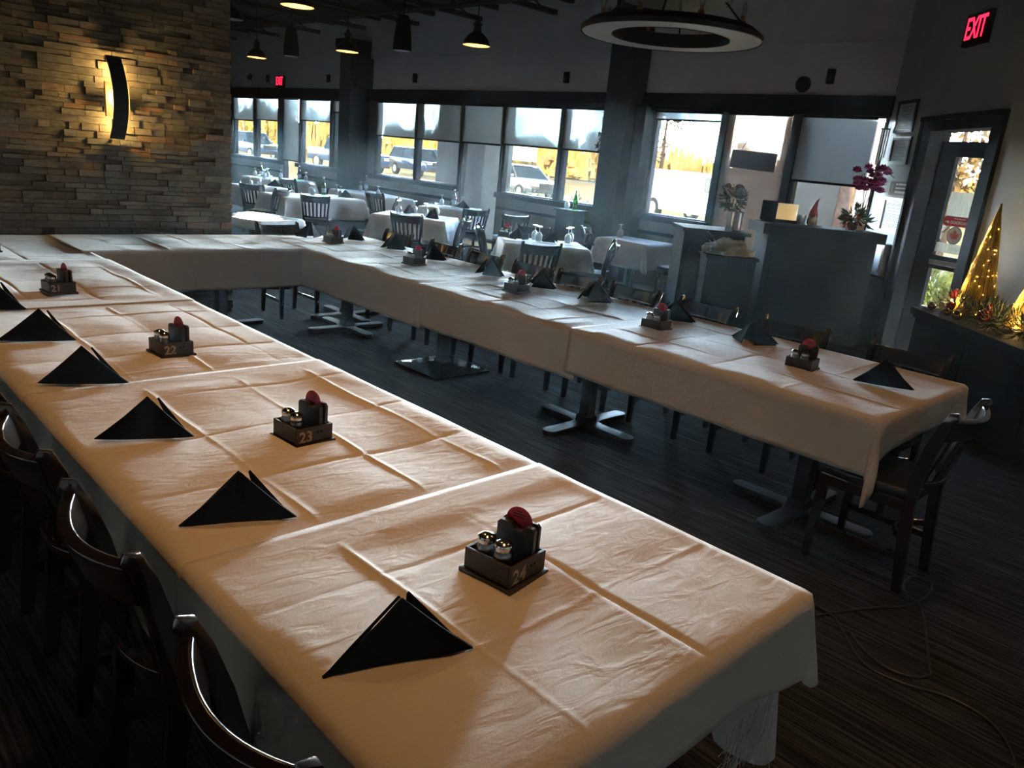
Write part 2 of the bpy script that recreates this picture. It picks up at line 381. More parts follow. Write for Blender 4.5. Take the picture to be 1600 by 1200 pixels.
# ---- ledger-stone wall
def stone_mat():
    mt, t, bs = nodes('ledger_stone')
    at = t.nodes.new('ShaderNodeAttribute'); at.attribute_name = 'tone'
    rp = t.nodes.new('ShaderNodeValToRGB'); el = rp.color_ramp.elements
    el[0].position = 0; el[0].color = (.10, .085, .065, 1); el[1].position = 1; el[1].color = (.27, .15, .085, 1)
    for p, c in ((.2, (.155, .13, .10)), (.45, (.19, .165, .125)), (.62, (.13, .125, .105)), (.82, (.24, .20, .15)), (.93, (.20, .16, .11))):
        e = el.new(p); e.color = (*c, 1)
    tc = t.nodes.new('ShaderNodeTexCoord')
    n = t.nodes.new('ShaderNodeTexNoise'); n.inputs['Scale'].default_value = 22; n.inputs['Detail'].default_value = 8; n.inputs['Roughness'].default_value = .65
    mp = t.nodes.new('ShaderNodeMapping'); mp.inputs['Scale'].default_value = (1, .6, 1.6); t.links.new(tc.outputs['Object'], mp.inputs[0]); t.links.new(mp.outputs[0], n.inputs[0])
    r2 = t.nodes.new('ShaderNodeValToRGB'); r2.color_ramp.elements[0].position = .3; r2.color_ramp.elements[0].color = (.55, .53, .5, 1); r2.color_ramp.elements[1].position = .7; r2.color_ramp.elements[1].color = (1.15, 1.1, 1.02, 1)
    mx = t.nodes.new('ShaderNodeMixRGB'); mx.blend_type = 'MULTIPLY'; mx.inputs[0].default_value = 1
    t.links.new(at.outputs['Fac'], rp.inputs[0]); t.links.new(n.outputs[0], r2.inputs[0])
    t.links.new(rp.outputs[0], mx.inputs[1]); t.links.new(r2.outputs[0], mx.inputs[2]); t.links.new(mx.outputs[0], bs.inputs['Base Color'])
    bp = t.nodes.new('ShaderNodeBump'); bp.inputs['Strength'].default_value = .8; bp.inputs['Distance'].default_value = .012
    t.links.new(n.outputs[0], bp.inputs['Height']); t.links.new(bp.outputs[0], bs.inputs['Normal'])
    bs.inputs['Roughness'].default_value = .8
    return mt
def stone_wall():
    rnd = random.Random(3); vs = []; fs = []; tone = []
    X0 = -7.2; y0, y1 = -.6, 3.245
    z = 0.
    while z < ZC - .01:
        h = rnd.choice((.034, .042, .048, .055, .06)); h = min(h, ZC - z)
        y = y0 - rnd.random() * .2
        while y < y1 - .01:
            w = rnd.uniform(.07, .27); ye = min(y + w, y1)
            if y1 - ye < .06: ye = y1
            d = rnd.uniform(0, .028); e = rnd.uniform(-.004, .004); g_ = .0018; tn = rnd.random()
            hh = h
            n = len(vs); xf = X0 + d
            vs += [(X0 - .05, y + g_, z + g_), (X0 - .05, ye - g_, z + g_), (X0 - .05, ye - g_, z + hh - g_), (X0 - .05, y + g_, z + hh - g_),
                   (xf + e, y + g_, z + g_), (xf - e, ye - g_, z + g_), (xf - e * .5, ye - g_, z + hh - g_), (xf + e * .5, y + g_, z + hh - g_)]
            q = [(4, 5, 6, 7), (0, 1, 5, 4), (1, 2, 6, 5), (2, 3, 7, 6), (3, 0, 4, 7)]
            fs += [tuple(n + i for i in f) for f in q]; tone += [tn] * 8
            y = ye
        z += h
    n = len(vs)
    b = G().box((X0 - .12, (-4 + 3.235) / 2, ZC / 2), (.2, 7.235, ZC))
    vs += b.v; fs += [tuple(i + n for i in f) for f in b.f]; tone += [.15] * 8
    me = bpy.data.meshes.new('wall_left'); me.from_pydata(vs, [], fs)
    a = me.attributes.new('tone', 'FLOAT', 'POINT'); a.data.foreach_set('value', tone)
    me.materials.append(stone_mat())
    o = bpy.data.objects.new('wall_left', me); COL.objects.link(o); o['kind'] = 'structure'; o['label'] = 'ledger stone feature wall'
stone_wall()
# ---- ceiling joists (open-web, running toward the windows), each a thing of the structure
g0 = None
def joist(x):
    g = G()
    g.box((x, 3.0, 3.93), (.09, 12.9, .07)); g.box((x, 3.2, 4.17), (.09, 13.6, .08))
    k = 0; y = -3.2
    while y < 9.2:
        a, b = (3.93, 4.17) if k % 2 == 0 else (4.17, 3.93)
        g.sweep([(x, y, a), (x, y + .62, b)], [(-.012, -.012), (.012, -.012), (.012, .012), (-.012, .012)])
        y += .62; k += 1
    return g
for i, x in enumerate((-20.6, -18.3, -16.45, -14.65, -12.85, -11.05, -9.27, -7.5, -5.7, -3.9)):
    o = struct('beam_%d' % (i + 1), joist(x), CEIL)
g = G()
g.tube([(-22, 8.2, 3.86), (-4, 8.2, 3.86)], .03, 8); g.tube([(-22, 6.2, 3.84), (-8, 6.2, 3.84), (-7.6, 6.2, 3.84), (-4, 5.2, 3.84)], .02, 8)
o = g.build('ceiling_pipe', CEIL, smooth=40); tag(o, 'thin black pipes running under the ceiling joists', 'pipe'); o['kind'] = 'structure'
# ---- soffit seam line on the window wall
g = G().box((-13.07, YW - .006, 3.42), (18.2, .012, .02)); struct('trim_5', g, WALLP)
# ================================================================== LONG TABLES
TT = .745                                   # table-top height; cloth lies on it
TOPM = mat('table_laminate', (.05, .035, .025), .45, nscale=3, namt=.3, stretch=(1, 8, 8))
def table(label, x0, x1, y0, y1, ped, px, py, rz=0., grp=None):
    t = thing('dining_table', label, 'table', (px, py, 0), rz, grp)
    G().box(((x0 + x1) / 2 - px, (y0 + y1) / 2 - py, TT - .02), (x1 - x0, y1 - y0, .04)).build('table_top', TOPM, t, bev=.004)
    g = G().box((0, 0, .37), (.078, .078, .68)); g.box((0, 0, TT - .06), (.4, .4, .02)); g.lathe([(.075, .0), (.07, .05), (.045, .07)], 4, Matrix.Translation((0, 0, .03)) @ Matrix.Rotation(PI / 4, 4, 'Z'))
    g.build('column', BLK, t, bev=.004)
    if ped == 'x':
        b = thing_part('base', t)
        for k in range(4):
            a = k * PI / 2
            pts = []
            L = .40
            for q in range(13):
                an = -PI / 2 + PI * q / 12; pts.append((L - .05 + .05 * math.cos(an), .052 * math.sin(an)))
            pts += [(.12, .046), (.07, .06), (.0, .06), (.0, -.06), (.07, -.06), (.12, -.046)]
            gg = G().prism(pts, .034, Matrix.Rotation(a, 4, 'Z') @ Matrix.Translation((0, 0, .006)))
            o = gg.build('foot', BLK, t, bev=.010, smooth=40)
    else:
        g = G().prism([(-.28, -.28), (.28, -.28), (.28, .28), (-.28, .28)], .012, z0=.004)
        g.lathe([(.396, .016), (.13, .034), (.07, .06)], 4, Matrix.Rotation(PI / 4, 4, 'Z')); g.build('base_plate', mat('polished_base', (.09, .10, .11), .14, .8, nscale=8, namt=.2), t, bev=.003)
    return t
def thing_part(n, t): return None
# far-side row
RT = [(-1.14, -2.36, 'x', -1.60), (-2.36, -3.95, 'x', -3.15), (-3.95, -5.5, 'p', -4.72), (-5.5, -6.25, 'x', -6.17)]
lab = ['cloth-covered table at the free end of the window-side row, four-armed base', 'cloth-covered table second from the free end of the window-side row, four-armed base',
       'cloth-covered table standing on a shiny square base plate', 'cloth-covered corner table where the window-side row meets the back row, four-armed base']
for (a, b, p, px), l in zip(RT, lab): table(l, b + .005, a - .005, 3.455, 4.615, p, px, 3.9)
# near row
lab = ['table under the near end of the cloth row closest to the camera', 'table second from the near cloth end, hidden under the white cloth', 'middle table of the near row, hidden under the white cloth', 'fourth table of the near row, hidden under the white cloth', 'last table of the near row before the stone wall, hidden under the cloth']
xs = [-.66, -1.75, -2.8, -3.95, -5.2, -6.22]
for i in range(5): table(lab[i], xs[i + 1] + .005, xs[i] - .005, .605, 1.735, 'x', (xs[i] + xs[i + 1]) / 2, 1.17)
# back row along the stone wall
table('table under the back cloth between the two long rows', -7.09, -6.235, 1.75, 3.24, 'x', -6.66, 2.9, 0)
table('table under the cloth in the corner beside the stone wall', -7.09, -6.235, .61, 1.735, 'x', -6.66, 1.17, 0)
table('table under the cloth at the far corner behind the stone wall edge', -7.09, -6.235, 3.255, 4.61, 'x', -6.66, 4.2, 0)
def axis(a, b, step, folds):
    n = max(2, int(round((b - a) / step)))
    s = set(round(a + (b - a) * i / n, 4) for i in range(n + 1))
    for f in folds:
        for d in (-.022, -.012, -.006, 0, .006, .012, .022):
            if a < f + d < b: s.add(round(f + d, 4))
    return sorted(s)
def cloth(name, label, x0, x1, y0, y1, dx0, dx1, dy0, dy1, z=TT + .004, seed=0, fx=(), fy=(), flare=.05, wave=.012, lift=None, mtl=None, grp=None, step=.025, jit=.0022, loc=None, rz=0, cat='tablecloth', R=.022):
    rnd = random.Random(seed); ph = [rnd.uniform(0, 6.3) for _ in range(8)]
    us = axis(x0 - dx0, x1 + dx1, step, fx); vs = axis(y0 - dy0, y1 + dy1, step, fy)
    sgx = {f: rnd.choice((-1, 1)) for f in fx}; sgy = {f: rnd.choice((-1, 1)) for f in fy}
    mid_x = sorted(list(fx) + [x0 - .3, x1 + .3]); mid_y = sorted(list(fy) + [y0 - .3, y1 + .3])
    def relief(u, v):
        h = 0.
        for f in fx: h += sgx[f] * .0055 * math.exp(-((u - f) / .008) ** 2) * (.6 + .4 * math.sin(v * 5 + f * 9))
        for f in fy: h += sgy[f] * .0055 * math.exp(-((v - f) / .008) ** 2) * (.6 + .4 * math.sin(u * 5 + f * 9))
        for ls, c in ((mid_x, u), (mid_y, v)):      # every pressed panel bows a little between its creases
            for a, b in zip(ls, ls[1:]):
                if a <= c < b:
                    q = (c - a) / (b - a); sg = 1 if int(a * 31) % 2 else -1
                    h += .006 * sg * math.sin(PI * q)
        h += jit * noise.noise(Vector((u * 3.1 + seed, v * 6.3, seed * .7))) + jit * .6 * noise.noise(Vector((u * 11 + seed, v * 15, 3.)))
        return h
    verts = []; nu = len(us)
    for v in vs:
        for u in us:
            bx, by = min(max(u, x0), x1), min(max(v, y0), y1); ex, ey = u - bx, v - by
            L = math.hypot(ex, ey)
            rel = relief(u, v)
            if not dx0: rel *= min(1, max(0, (u - x0 - .12) / .05))
            if not dx1: rel *= min(1, max(0, (x1 - .12 - u) / .05))
            if not dy0: rel *= min(1, max(0, (v - y0 - .3) / .05))
            if not dy1: rel *= min(1, max(0, (y1 - .3 - v) / .05))
            if L < 1e-6:
                edge = min(u - x0 if dx0 else 9, x1 - u if dx1 else 9, v - y0 if dy0 else 9, y1 - v if dy1 else 9)
                verts.append((u, v, z + max(-.0085, rel) * min(1, edge / .05 + .15) + .009)); continue
            nx, ny = ex / L, ey / L; th_ = 0.
            if ex and ey:
                th_ = math.sin(2 * math.atan2(abs(ey), abs(ex))); DX = dx0 if ex < 0 else dx1; DY = dy0 if ey < 0 else dy1
                lb = min(DX / max(1e-6, abs(nx)), DY / max(1e-6, abs(ny))); L *= (DX * nx * nx + DY * ny * ny) * (1 + .14 * th_) / lb
            s = (bx + by) * 1. if (ex == 0 or ey == 0) else bx + by + math.atan2(abs(ey), abs(ex))
            if L < R * PI / 2:
                a = L / R; out, dn = R * math.sin(a), R * (1 - math.cos(a))
            else:
                q = L - R * PI / 2
                fl = flare + wave * (math.sin(s * 7 + ph[0]) + .7 * math.sin(s * 15 + ph[1])) / .1 * .1 * min(1, q / .12) * 2.2
                if ex and ey: fl += .20 * th_
                out, dn = R + q * fl, R + q * math.sqrt(max(.3, 1 - fl * fl))
            if lift: dn *= lift(bx, by, nx, ny)
            verts.append((bx + nx * out, by + ny * out, z + .009 - dn + rel * .15))
    g = G(); nv = len(vs)
    g.add(verts, [(j * nu + i, j * nu + i + 1, (j + 1) * nu + i + 1, (j + 1) * nu + i) for j in range(nv - 1) for i in range(nu - 1)])
    o = g.build(name, mtl or LINEN, smooth=0)
    md = o.modifiers.new('thick', 'SOLIDIFY'); md.thickness = .0022; md.offset = -1
    if loc: o.location = loc; o.rotation_euler = (0, 0, rz)
    return tag(o, label, cat, grp)
GL = 'white cloths over the long tables'
# near row (four cloths overlapping at ridged seams)
cloth('tablecloth', 'white cloth at the near end of the long table, under the closest napkin and caddy', -1.58, -.645, .60, 1.735, 0, .185, .30, .21, TT + .009, 1,
      fx=(-1.29, -.95), fy=(1.30, .93), lift=lambda x, y, nx, ny: 1.0 + (.38 * max(0, nx) * max(0, (y - 1.45) / .3) if nx > .2 else 0), grp=GL)
cloth('tablecloth', 'second white cloth from the near end, meeting the first at a raised seam', -2.98, -1.48, .60, 1.735, 0, 0, .30, .21, TT + .005, 2, fx=(-2.74, -2.31, -1.93), fy=(1.30, .95, 1.6), grp=GL)
cloth('tablecloth', 'third white cloth from the near end of the camera-side long table', -4.44, -2.88, .60, 1.735, 0, 0, .30, .21, TT + .001, 3, fx=(-4.1, -3.72, -3.35, -3.08), fy=(1.27, .96, 1.58), grp=GL)
cloth('tablecloth', 'fourth white cloth from the near end of the camera-side long table', -5.85, -4.36, .60, 1.735, 0, 0, .30, .21, TT + .006, 4, fx=(-5.5, -5.15, -4.8, -4.55), fy=(1.29, .97, 1.6), grp=GL)
cloth('tablecloth', 'last white cloth of the camera-side long table, touching the stone wall', -7.11, -5.78, .60, 1.735, .02, 0, .30, .05, TT + .001, 5, fx=(-6.8, -6.4, -6.05), fy=(1.25, .95), grp=GL)
cloth('tablecloth', 'white cloth on the back table along the stone wall, joining both long rows', -7.11, -6.22, 1.66, 3.52, .02, .345, 0, 0, TT + .007, 6, fx=(-6.9, -6.55), fy=(1.95, 2.3, 2.6, 2.92, 3.2), flare=.02, wave=.006, grp=GL)
# window-side row
cloth('tablecloth', 'white cloth over the free end of the window-side row, draped above the end chair', -2.98, -1.145, 3.45, 4.61, 0, .17, .285, .26, TT + .009, 7,
      fx=(-2.5, -2.05, -1.62), fy=(3.72, 4.02, 4.33), lift=lambda x, y, nx, ny: 1.0 + (.45 * (abs((y - 4.03) / .58)) ** 6 if nx > .3 else 0) - .0, flare=.05, grp=GL)
cloth('tablecloth', 'white cloth in the middle of the window-side row, above the shiny base plate', -4.5, -2.9, 3.45, 4.61, 0, 0, .315, .26, TT + .004, 8, fx=(-4.15, -3.8, -3.5, -3.2), fy=(3.70, 4.0, 4.3), flare=.035, grp=GL)
cloth('tablecloth', 'white cloth at the stone-wall end of the window-side row', -7.11, -4.42, 3.45, 4.61, .12, 0, .33, .26, TT + .001, 9, fx=(-6.9, -6.5, -6.1, -5.75, -5.4, -5.05, -4.75), fy=(3.7, 4.02, 4.32), flare=.03, grp=GL)
# fringed corner of an under-cloth hanging at the near end
def under():
    def fn(u, v):
        y = 1.40 + .42 * u; z = .60 - v * (.10 + .27 * u ** .8); x = -.648 + .05 * v - .05 * (1 - u) + .03 * math.sin(u * 5)
        if u > .8: x -= (u - .8) * .35
        return (x, y, z)
    o = G().slab(fn, 16, 10, .003).build('under_cloth', LINEN2, smooth=60)
    tag(o, 'corner of a pale under-cloth hanging below the near cloth end', 'tablecloth')
    g = G(); rnd = random.Random(5)
    for k in range(46):
        y = 1.36 + rnd.random() * .2; z = .57 + rnd.uniform(-.02, .01); l = rnd.uniform(.08, .16)
        x = -.60 + rnd.uniform(-.01, .01)
        g.tube([(x, y, z), (x + rnd.uniform(-.01, .02), y + rnd.uniform(-.03, .0), z - l * .6), (x + rnd.uniform(-.02, .03), y - rnd.uniform(.0, .05), z - l)], .0009, 3)
    f = g.build('frayed_fringe', LINEN2, o); f['kind'] = 'stuff'
under()
# ================================================================== CHAIRS
SLATN = 6
def make_chair(name='dining_chair'):
    t = thing(name, 'x', 'chair')
    # rear posts: floor -> seat -> leaning back, splayed outward, rounded curled top
    for s in (-1, 1):
        pts = [(s * .172, -.235, 0), (s * .172, -.215, .2), (s * .175, -.195, .42), (s * .185, -.205, .55), (s * .20, -.235, .70), (s * .212, -.265, .80), (s * .216, -.288, .858), (s * .216, -.310, .868)]
        sec = [(-.015, -.026), (.015, -.026), (.015, .026), (-.015, .026)]
        G().sweep(pts, [(a, b) for a, b in sec], upv=(0, 1, 0), scale=[.8, .95, 1.05, 1.05, 1, .95, .8, .5]).build('rear_post', WOOD, t, bev=.006, smooth=35)
        pts = [(s * .19, .19, 0), (s * .19, .185, .2), (s * .185, .175, .43)]
        G().sweep(pts, [(-.02, -.02), (.02, -.02), (.02, .02), (-.02, .02)], upv=(0, 1, 0), scale=[.72, .95, 1.08]).build('leg', WOOD, t, bev=.004, smooth=35)
        g = G().sweep([(s * .188, .18, .17), (s * .178, -.21, .17)], [(-.009, -.016), (.009, -.016), (.009, .016), (-.009, .016)]); g.build('stretcher', WOOD, t, bev=.003)
    def bow(q): return -.052 * (1 - (2 * q - 1) ** 2)
    def rail(z0, z1, yy, w, th, name):
        def fn(u, v):
            zz = z0 + (z1 - z0) * v
            dip = -.012 * math.sin(PI * u) * v
            return (-w / 2 + w * u, yy(zz) + bow(u), zz + dip)
        return G().slab(fn, 18, 3, th).build(name, WOOD, t, bev=.009, seg=3, smooth=50)
    yb = lambda z: -.20 - .29 * max(0, z - .52)
    rail(.745, .847, yb, .405, .030, 'crest_rail'); rail(.50, .535, yb, .37, .02, 'lower_rail')
    for k in range(SLATN):
        q = (k + .75) / (SLATN + .5)
        def fn(u, v, q=q):
            x0 = (q - .5) * .36; x1 = (q - .5) * .40
            return (x0 + (x1 - x0) * v + (u - .5) * .027, yb(.51 + .25 * v) + bow(q) * 1.0, .515 + .24 * v)
        G().slab(fn, 1, 5, .009).build('slat', WOOD, t, smooth=40)
    def seat(u, v):
        return None
    poly = [(-.205, -.19), (.205, -.19), (.225, .05), (.215, .2), (.15, .235), (-.15, .235), (-.215, .2), (-.225, .05)]
    g = G().prism(poly, .05, z0=.438); g.build('seat', VINYL, t, bev=.02, seg=3, smooth=60)
    g = G().prism([(x * .96, y * .96) for x, y in poly], .05, z0=.388); g.build('seat_frame', WOOD, t, bev=.004)
    # bowed stretcher between the rear posts
    g = G().sweep([(-.172 + .344 * q / 8, -.215 - .0 + .10 * math.sin(PI * q / 8), .24) for q in range(9)], [(-.008, -.014), (.008, -.014), (.008, .014), (-.008, .014)]); g.build('stretcher', WOOD, t, bev=.003, smooth=40)
    return t
ch0 = make_chair(); ch0used = [False]
def chair(x, y, rz, label, grp):
    if not ch0used[0]:
        ch0used[0] = True; ch0.location = (x, y, 0); ch0.rotation_euler = (0, 0, rz); ch0['label'] = label; ch0['group'] = grp; return ch0
    return dup(ch0, (x, y, 0), rz, label, grp)
GN = 'slat-back chairs along the near table'; GW = 'slat-back chairs along the window-side table'
for x, l in zip((-1.0, -1.7, -2.345, -2.99, -3.66, -4.33),
    ('dark chair tucked in at the near cloth end, curved top rail catching the light', 'dark chair second from the near cloth end, beside the napkin across from caddy 23', 'dark chair third from the near cloth end along the outer table side',
     'dark chair fourth from the near cloth end along the outer table side', 'dark chair fifth from the near cloth end along the outer table side', 'dark chair sixth from the near cloth end along the outer table side')):
    chair(x, .745, 0, l, GN)
lw = ['dark chair at the window-side table nearest its free end, behind the end napkin', 'dark chair second from the free end on the window side of the long table', 'dark chair third from the free end on the window side of the long table',
      'dark chair fourth from the free end on the window side of the long table', 'dark chair fifth from the free end on the window side of the long table', 'dark chair sixth from the free end on the window side of the long table',
      'dark chair seventh from the free end on the window side of the long table', 'dark chair eighth from the free end on the window side of the long table', 'dark chair ninth from the free end, last on the window side before the corner']
for x, l in zip((-1.49, -2.2, -2.86, -3.49, -4.06, -4.58, -5.2, -5.78, -6.55), lw): chair(x, 4.44, PI, l, GW)
chair(-1.15, 3.65, PI / 2, 'dark chair at the end of the window-side table, black seat showing below the cloth', 'chairs at the table ends')
chair(-6.93, 3.72, -PI / 2, 'dark chair at the back end of the window-side table beside the stone wall', 'chairs at the table ends')
# ================================================================== FOLDED NAPKINS
def napkin_mesh(rnd):
    """standing pyramid fold: broad front face leaning back, two wings folded behind"""
    w = .147 * rnd.uniform(.95, 1.06); h = .138 * rnd.uniform(.94, 1.06); lean = rnd.uniform(.02, .04); tw = rnd.uniform(-.012, .012)
    A = Vector((tw, lean, h)); L = Vector((-w, 0, .004)); R = Vector((w, -.006, .004)); b1 = rnd.uniform(.02, .05)
    def front(u, v):
        p = L.lerp(R, u).lerp(A, v * .985)
        p.y += .006 * math.sin(PI * u) * (1 - v) - .006 * math.sin(PI * v)
        p.z = max(.004, p.z + .006 * (abs(2 * u - 1) ** 3) * (1 - v) * (1 - v))
        return p
    g1 = G().slab(front, 14, 10, .008)
    B1 = Vector((b1 + .03, .135, .004)); B2 = Vector((b1 - .05, .125, .004))
    def wing(E, B, s):
        def fn(u, v):
            p = E.lerp(B, u).lerp(A + (Vector((.024, .036, -.014)) if s > 0 else Vector((0, .010, -.002))), v * .98)
            p.y += .012 * math.sin(PI * u) * (1 - v); p.x -= s * .010 * math.sin(PI * u) * (1 - v)
            p.z = max(.004, p.z); return p
        return fn
    g2 = G().slab(wing(R + Vector((-.012, .014, 0)), B1, 1), 10, 8, .006); g2.slab(wing(L + Vector((.012, .014, 0)), B2, -1), 10, 8, .006)
    return g1, g2
def napkin(x, y, z, rz, label, grp, seed):
    rnd = random.Random(seed); g1, g2 = napkin_mesh(rnd)
    t = thing('folded_napkin', label, 'napkin', (x, y, z), rz, grp)
    g1.build('front_fold', NAPK, t, smooth=50, bev=0); g2.build('back_fold', NAPK, t, smooth=50)
    return t
ZN = TT + .018
d2 = math.radians
ln = ['black folded napkin at the cloth end, in front of the caddy numbered 24', 'black folded napkin across the table from the caddy numbered 23', 'black folded napkin at the third place from the cloth end, left of the 23 box',
      'black folded napkin at the fourth place from the cloth end along the outer edge', 'black folded napkin at the fifth place from the cloth end along the outer edge', 'black folded napkin at the sixth place from the cloth end, partly out of frame']
for i, (x, y, a) in enumerate(((-1.0, .775, 73), (-1.69, .775, 69), (-2.355, .78, 66), (-2.99, .785, 66), (-3.67, .795, 70), (-4.35, .76, 68))):
    napkin(x, y, ZN, d2(a), ln[i], 'black napkins along the near table', 30 + i)
rn = ['black folded napkin at the free-end corner of the window-side table', 'black folded napkin second from the free end of the window-side table', 'black folded napkin third from the free end of the window-side table',
      'black folded napkin fourth from the free end of the window-side table', 'black folded napkin fifth from the free end of the window-side table', 'black folded napkin sixth from the free end of the window-side table',
      'black folded napkin seventh from the free end of the window-side table', 'black folded napkin eighth from the free end of the window-side table', 'black folded napkin ninth from the free end of the window-side table', 'black folded napkin at the corner place in front of the chair by the stone wall']
for i, (x, y, a) in enumerate(((-1.37, 4.05, 27), (-2.26, 4.33, 200), (-2.9, 4.42, 178), (-3.57, 4.37, 185), (-4.12, 4.36, 180), (-4.67, 4.34, 176), (-5.5, 4.38, 182), (-6.12, 4.4, 180), (-6.76, 4.36, 178), (-6.98, 3.93, -95))):
    napkin(x, y, ZN, d2(a), rn[i], 'black napkins along the window-side table', 50 + i)
# ================================================================== TABLE CADDIES
def caddy(x, y, rz, num, label, seed=0, flip=False, grp='numbered wooden table caddies'):
    """local +X is the numbered face"""
    t = thing('table_caddy', label, 'caddy', (x, y, ZN - .003), rz, grp)
    G().box((0, 0, .006), (.158, .150, .012)).build('base', CADW, t, bev=.004)
    g = G(); wz = .038; hh = .052
    g.box((.066, 0, wz), (.008, .132, hh)); g.box((-.066, 0, wz), (.008, .132, hh)); g.box((0, .063, wz), (.124, .008, hh)); g.box((0, -.063, wz), (.124, .008, hh))
    bx = g.build('box', CADW, t, bev=.0015)
    if num:
        text_g(num, .050, .0004, basis((.0704, -.034, .034), (0, 1, 0), (0, 0, 1)), .0012).build('number', TANP, bx)
        g = G()
        for k in range(2): g.box((.0703, .010 + k * .013, .044), (.0006, .007, .007))
        g.build('printed_mark', BLKP, bx)
        g = G()
        for r, w_ in enumerate((.034, .028, .036, .024)): g.box((.040, -.0673, .020 + r * .010), (w_, .0006, .0035))
        g.build('printed_mark', DIMP, bx)
    # card block at the back with slot and red tag
    m_ = Matrix.Translation((.012, .022, 0)) @ Matrix.Rotation(d2(8), 4, 'Z')
    pr = [(-.05, 0), (.05, 0), (.05, .108), (.042, .116), (.014, .116), (.004, .102), (-.016, .102), (-.026, .116), (-.046, .116), (-.05, .11)]
    blk = G().prism(pr, .014, m_ @ basis((0, -.010, .012), (-1, 0, 0), (0, 0, 1))).build('card_block', CADW, t, bev=.001)
    blk2 = G().prism([(-.05, 0), (.05, 0), (.05, .11), (.042, .118), (-.042, .118), (-.05, .11)], .010, m_ @ basis((0, .016, .012), (-1, 0, 0), (0, 0, 1))).build('card_block', CADW, t, bev=.001)
    if num and seed == 24:
        mm = m_ @ basis((0, -.0105, .08), (1, 0, 0), (0, 0, 1))
        pass
    disc = G(); disc.lathe([(0, -.0015), (.034, -.0015), (.036, 0), (.034, .0015), (0, .0015)], 28, m_ @ basis((-.002, .009, .128), (1, 0, 0), (0, 0, 1)))
    dk = disc.build('red_tag', RED, t)
    g = G()
    for k, (w_, zz) in enumerate(((.014, .153), (.034, .146), (.030, .1395))): g.box((-.002, .0069, zz), (w_, .0006, .0032), M=m_)
    g.build('printed_mark', DRED, dk)
    for k, (px, py, fill) in enumerate(((-.034, -.034, SALT), (.018, -.035, PEPPER))):
        s = thing_sub('shaker', t, (px, py, .012))
        mm = Matrix.Translation((px, py, .012)) @ Matrix.Diagonal((1.25, 1.25, 1.48, 1))
        sh = G().lathe([(.0, 0), (.0165, 0), (.0178, .004), (.0178, .038), (.0165, .043), (.0135, .047)], 18, mm, cap=False).build('shaker', GLASS, t, smooth=40)
        G().lathe([(.0, .002), (.0155, .002), (.016, .036), (0, .037)], 16, mm).build('seasoning', fill, sh, smooth=40)
        G().lathe([(.0145, .046), (.0165, .047), (.0165, .053), (.0175, .054), (.0165, .057), (.010, .061), (0, .063)], 18, mm).build('shaker_cap', CHROME, sh, smooth=35)
    return t
def thing_sub(*a): return None
CL = [(-1.142, 1.178, 8, '24', 'wooden condiment caddy numbered 24 with salt and pepper shakers and red tag'), (-2.14, 1.20, 4, '23', 'wooden condiment caddy numbered 23 with shakers and red tag'),
      (-3.30, 1.215, 3, '22', 'wooden condiment caddy numbered 22 with shakers and red tag'), (-4.74, 1.15, 3, '21', 'wooden condiment caddy numbered 21 on the near long table'), (-6.27, 1.10, 3, '20', 'wooden condiment caddy numbered 20, cut by the picture edge')]
for x, y, a, n, l in CL: caddy(x, y, d2(a), n, l, int(n))
lr = ['small wooden caddy with red tag closest to the free end of the window-side table', 'small wooden caddy with red tag second from the free end of the window-side table', 'small wooden caddy with red tag third from the free end of the window-side table',
      'small wooden caddy with red tag fourth from the free end of the window-side table', 'small wooden caddy with red tag at the corner of the back and window-side tables']
for i, (x, y, a) in enumerate(((-1.78, 3.98, 8), (-2.76, 3.99, 5), (-4.02, 3.98, 4), (-5.27, 3.97, 3), (-6.57, 3.97, 2))):
    caddy(x, y, d2(a), '', lr[i], i, grp='unnumbered wooden table caddies')
# ================================================================== RESTAURANT BEHIND: tables, chairs, glassware
TB = dict(T0=(-16.6, 8.6, .9, 1.3, 0), T1=(-13.9, 6.8, .9, .9, 0), T2=(-12.2, 6.95, .9, 1.5, 0), T3=(-13.3, 8.85, 1.9, .9, -.15), T4=(-9.34, 7.02, 1.07, .86, .658), T5=(-10.9, 8.95, .95, .85, .66), T6=(-6.57, 6.88, 1.0, .8, .92), T7=(-6.72, 8.9, .78, .76, .14))
TL = dict(T0='white-clothed table farthest along the window wall, under the pair of far windows', T1='white-clothed table behind the stone wall edge, with upturned goblets', T2='white-clothed table with a green bottle and upturned goblets, chair in front',
          T3='white-clothed table under the windows beside the first dark pillar', T4='white-clothed table with four upturned goblets and two napkins', T5='white-clothed table at the tall glass door, with a clear bottle',
          T6='white-clothed table with paired goblets behind the window-side row of chairs', T7='white-clothed table beside the second pillar with a sagging cloth')
for i, (k, (x, y, w, d, r)) in enumerate(TB.items()):
    t = thing('restaurant_table', 'bare frame of the ' + TL[k].replace('white-clothed table', 'table')[:80], 'table', (x, y, 0), r, 'tables in the room behind')
    G().box((0, 0, .72), (w - .02, d - .02, .03)).build('table_top', TOPM, t, bev=.003)
    g = G().box((0, 0, .36), (.08, .08, .7)); g.build('column', BLK, t)
    G().box((0, 0, .012), (.5, .5, .02)).build('base_plate', BLK, t, bev=.004)
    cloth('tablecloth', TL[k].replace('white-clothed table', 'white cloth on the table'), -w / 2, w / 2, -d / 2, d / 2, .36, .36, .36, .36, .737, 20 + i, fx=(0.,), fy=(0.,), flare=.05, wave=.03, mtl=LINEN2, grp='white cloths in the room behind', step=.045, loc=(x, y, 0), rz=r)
ZT = .7475
def frot(fx, fy): return math.atan2(-fx, fy)
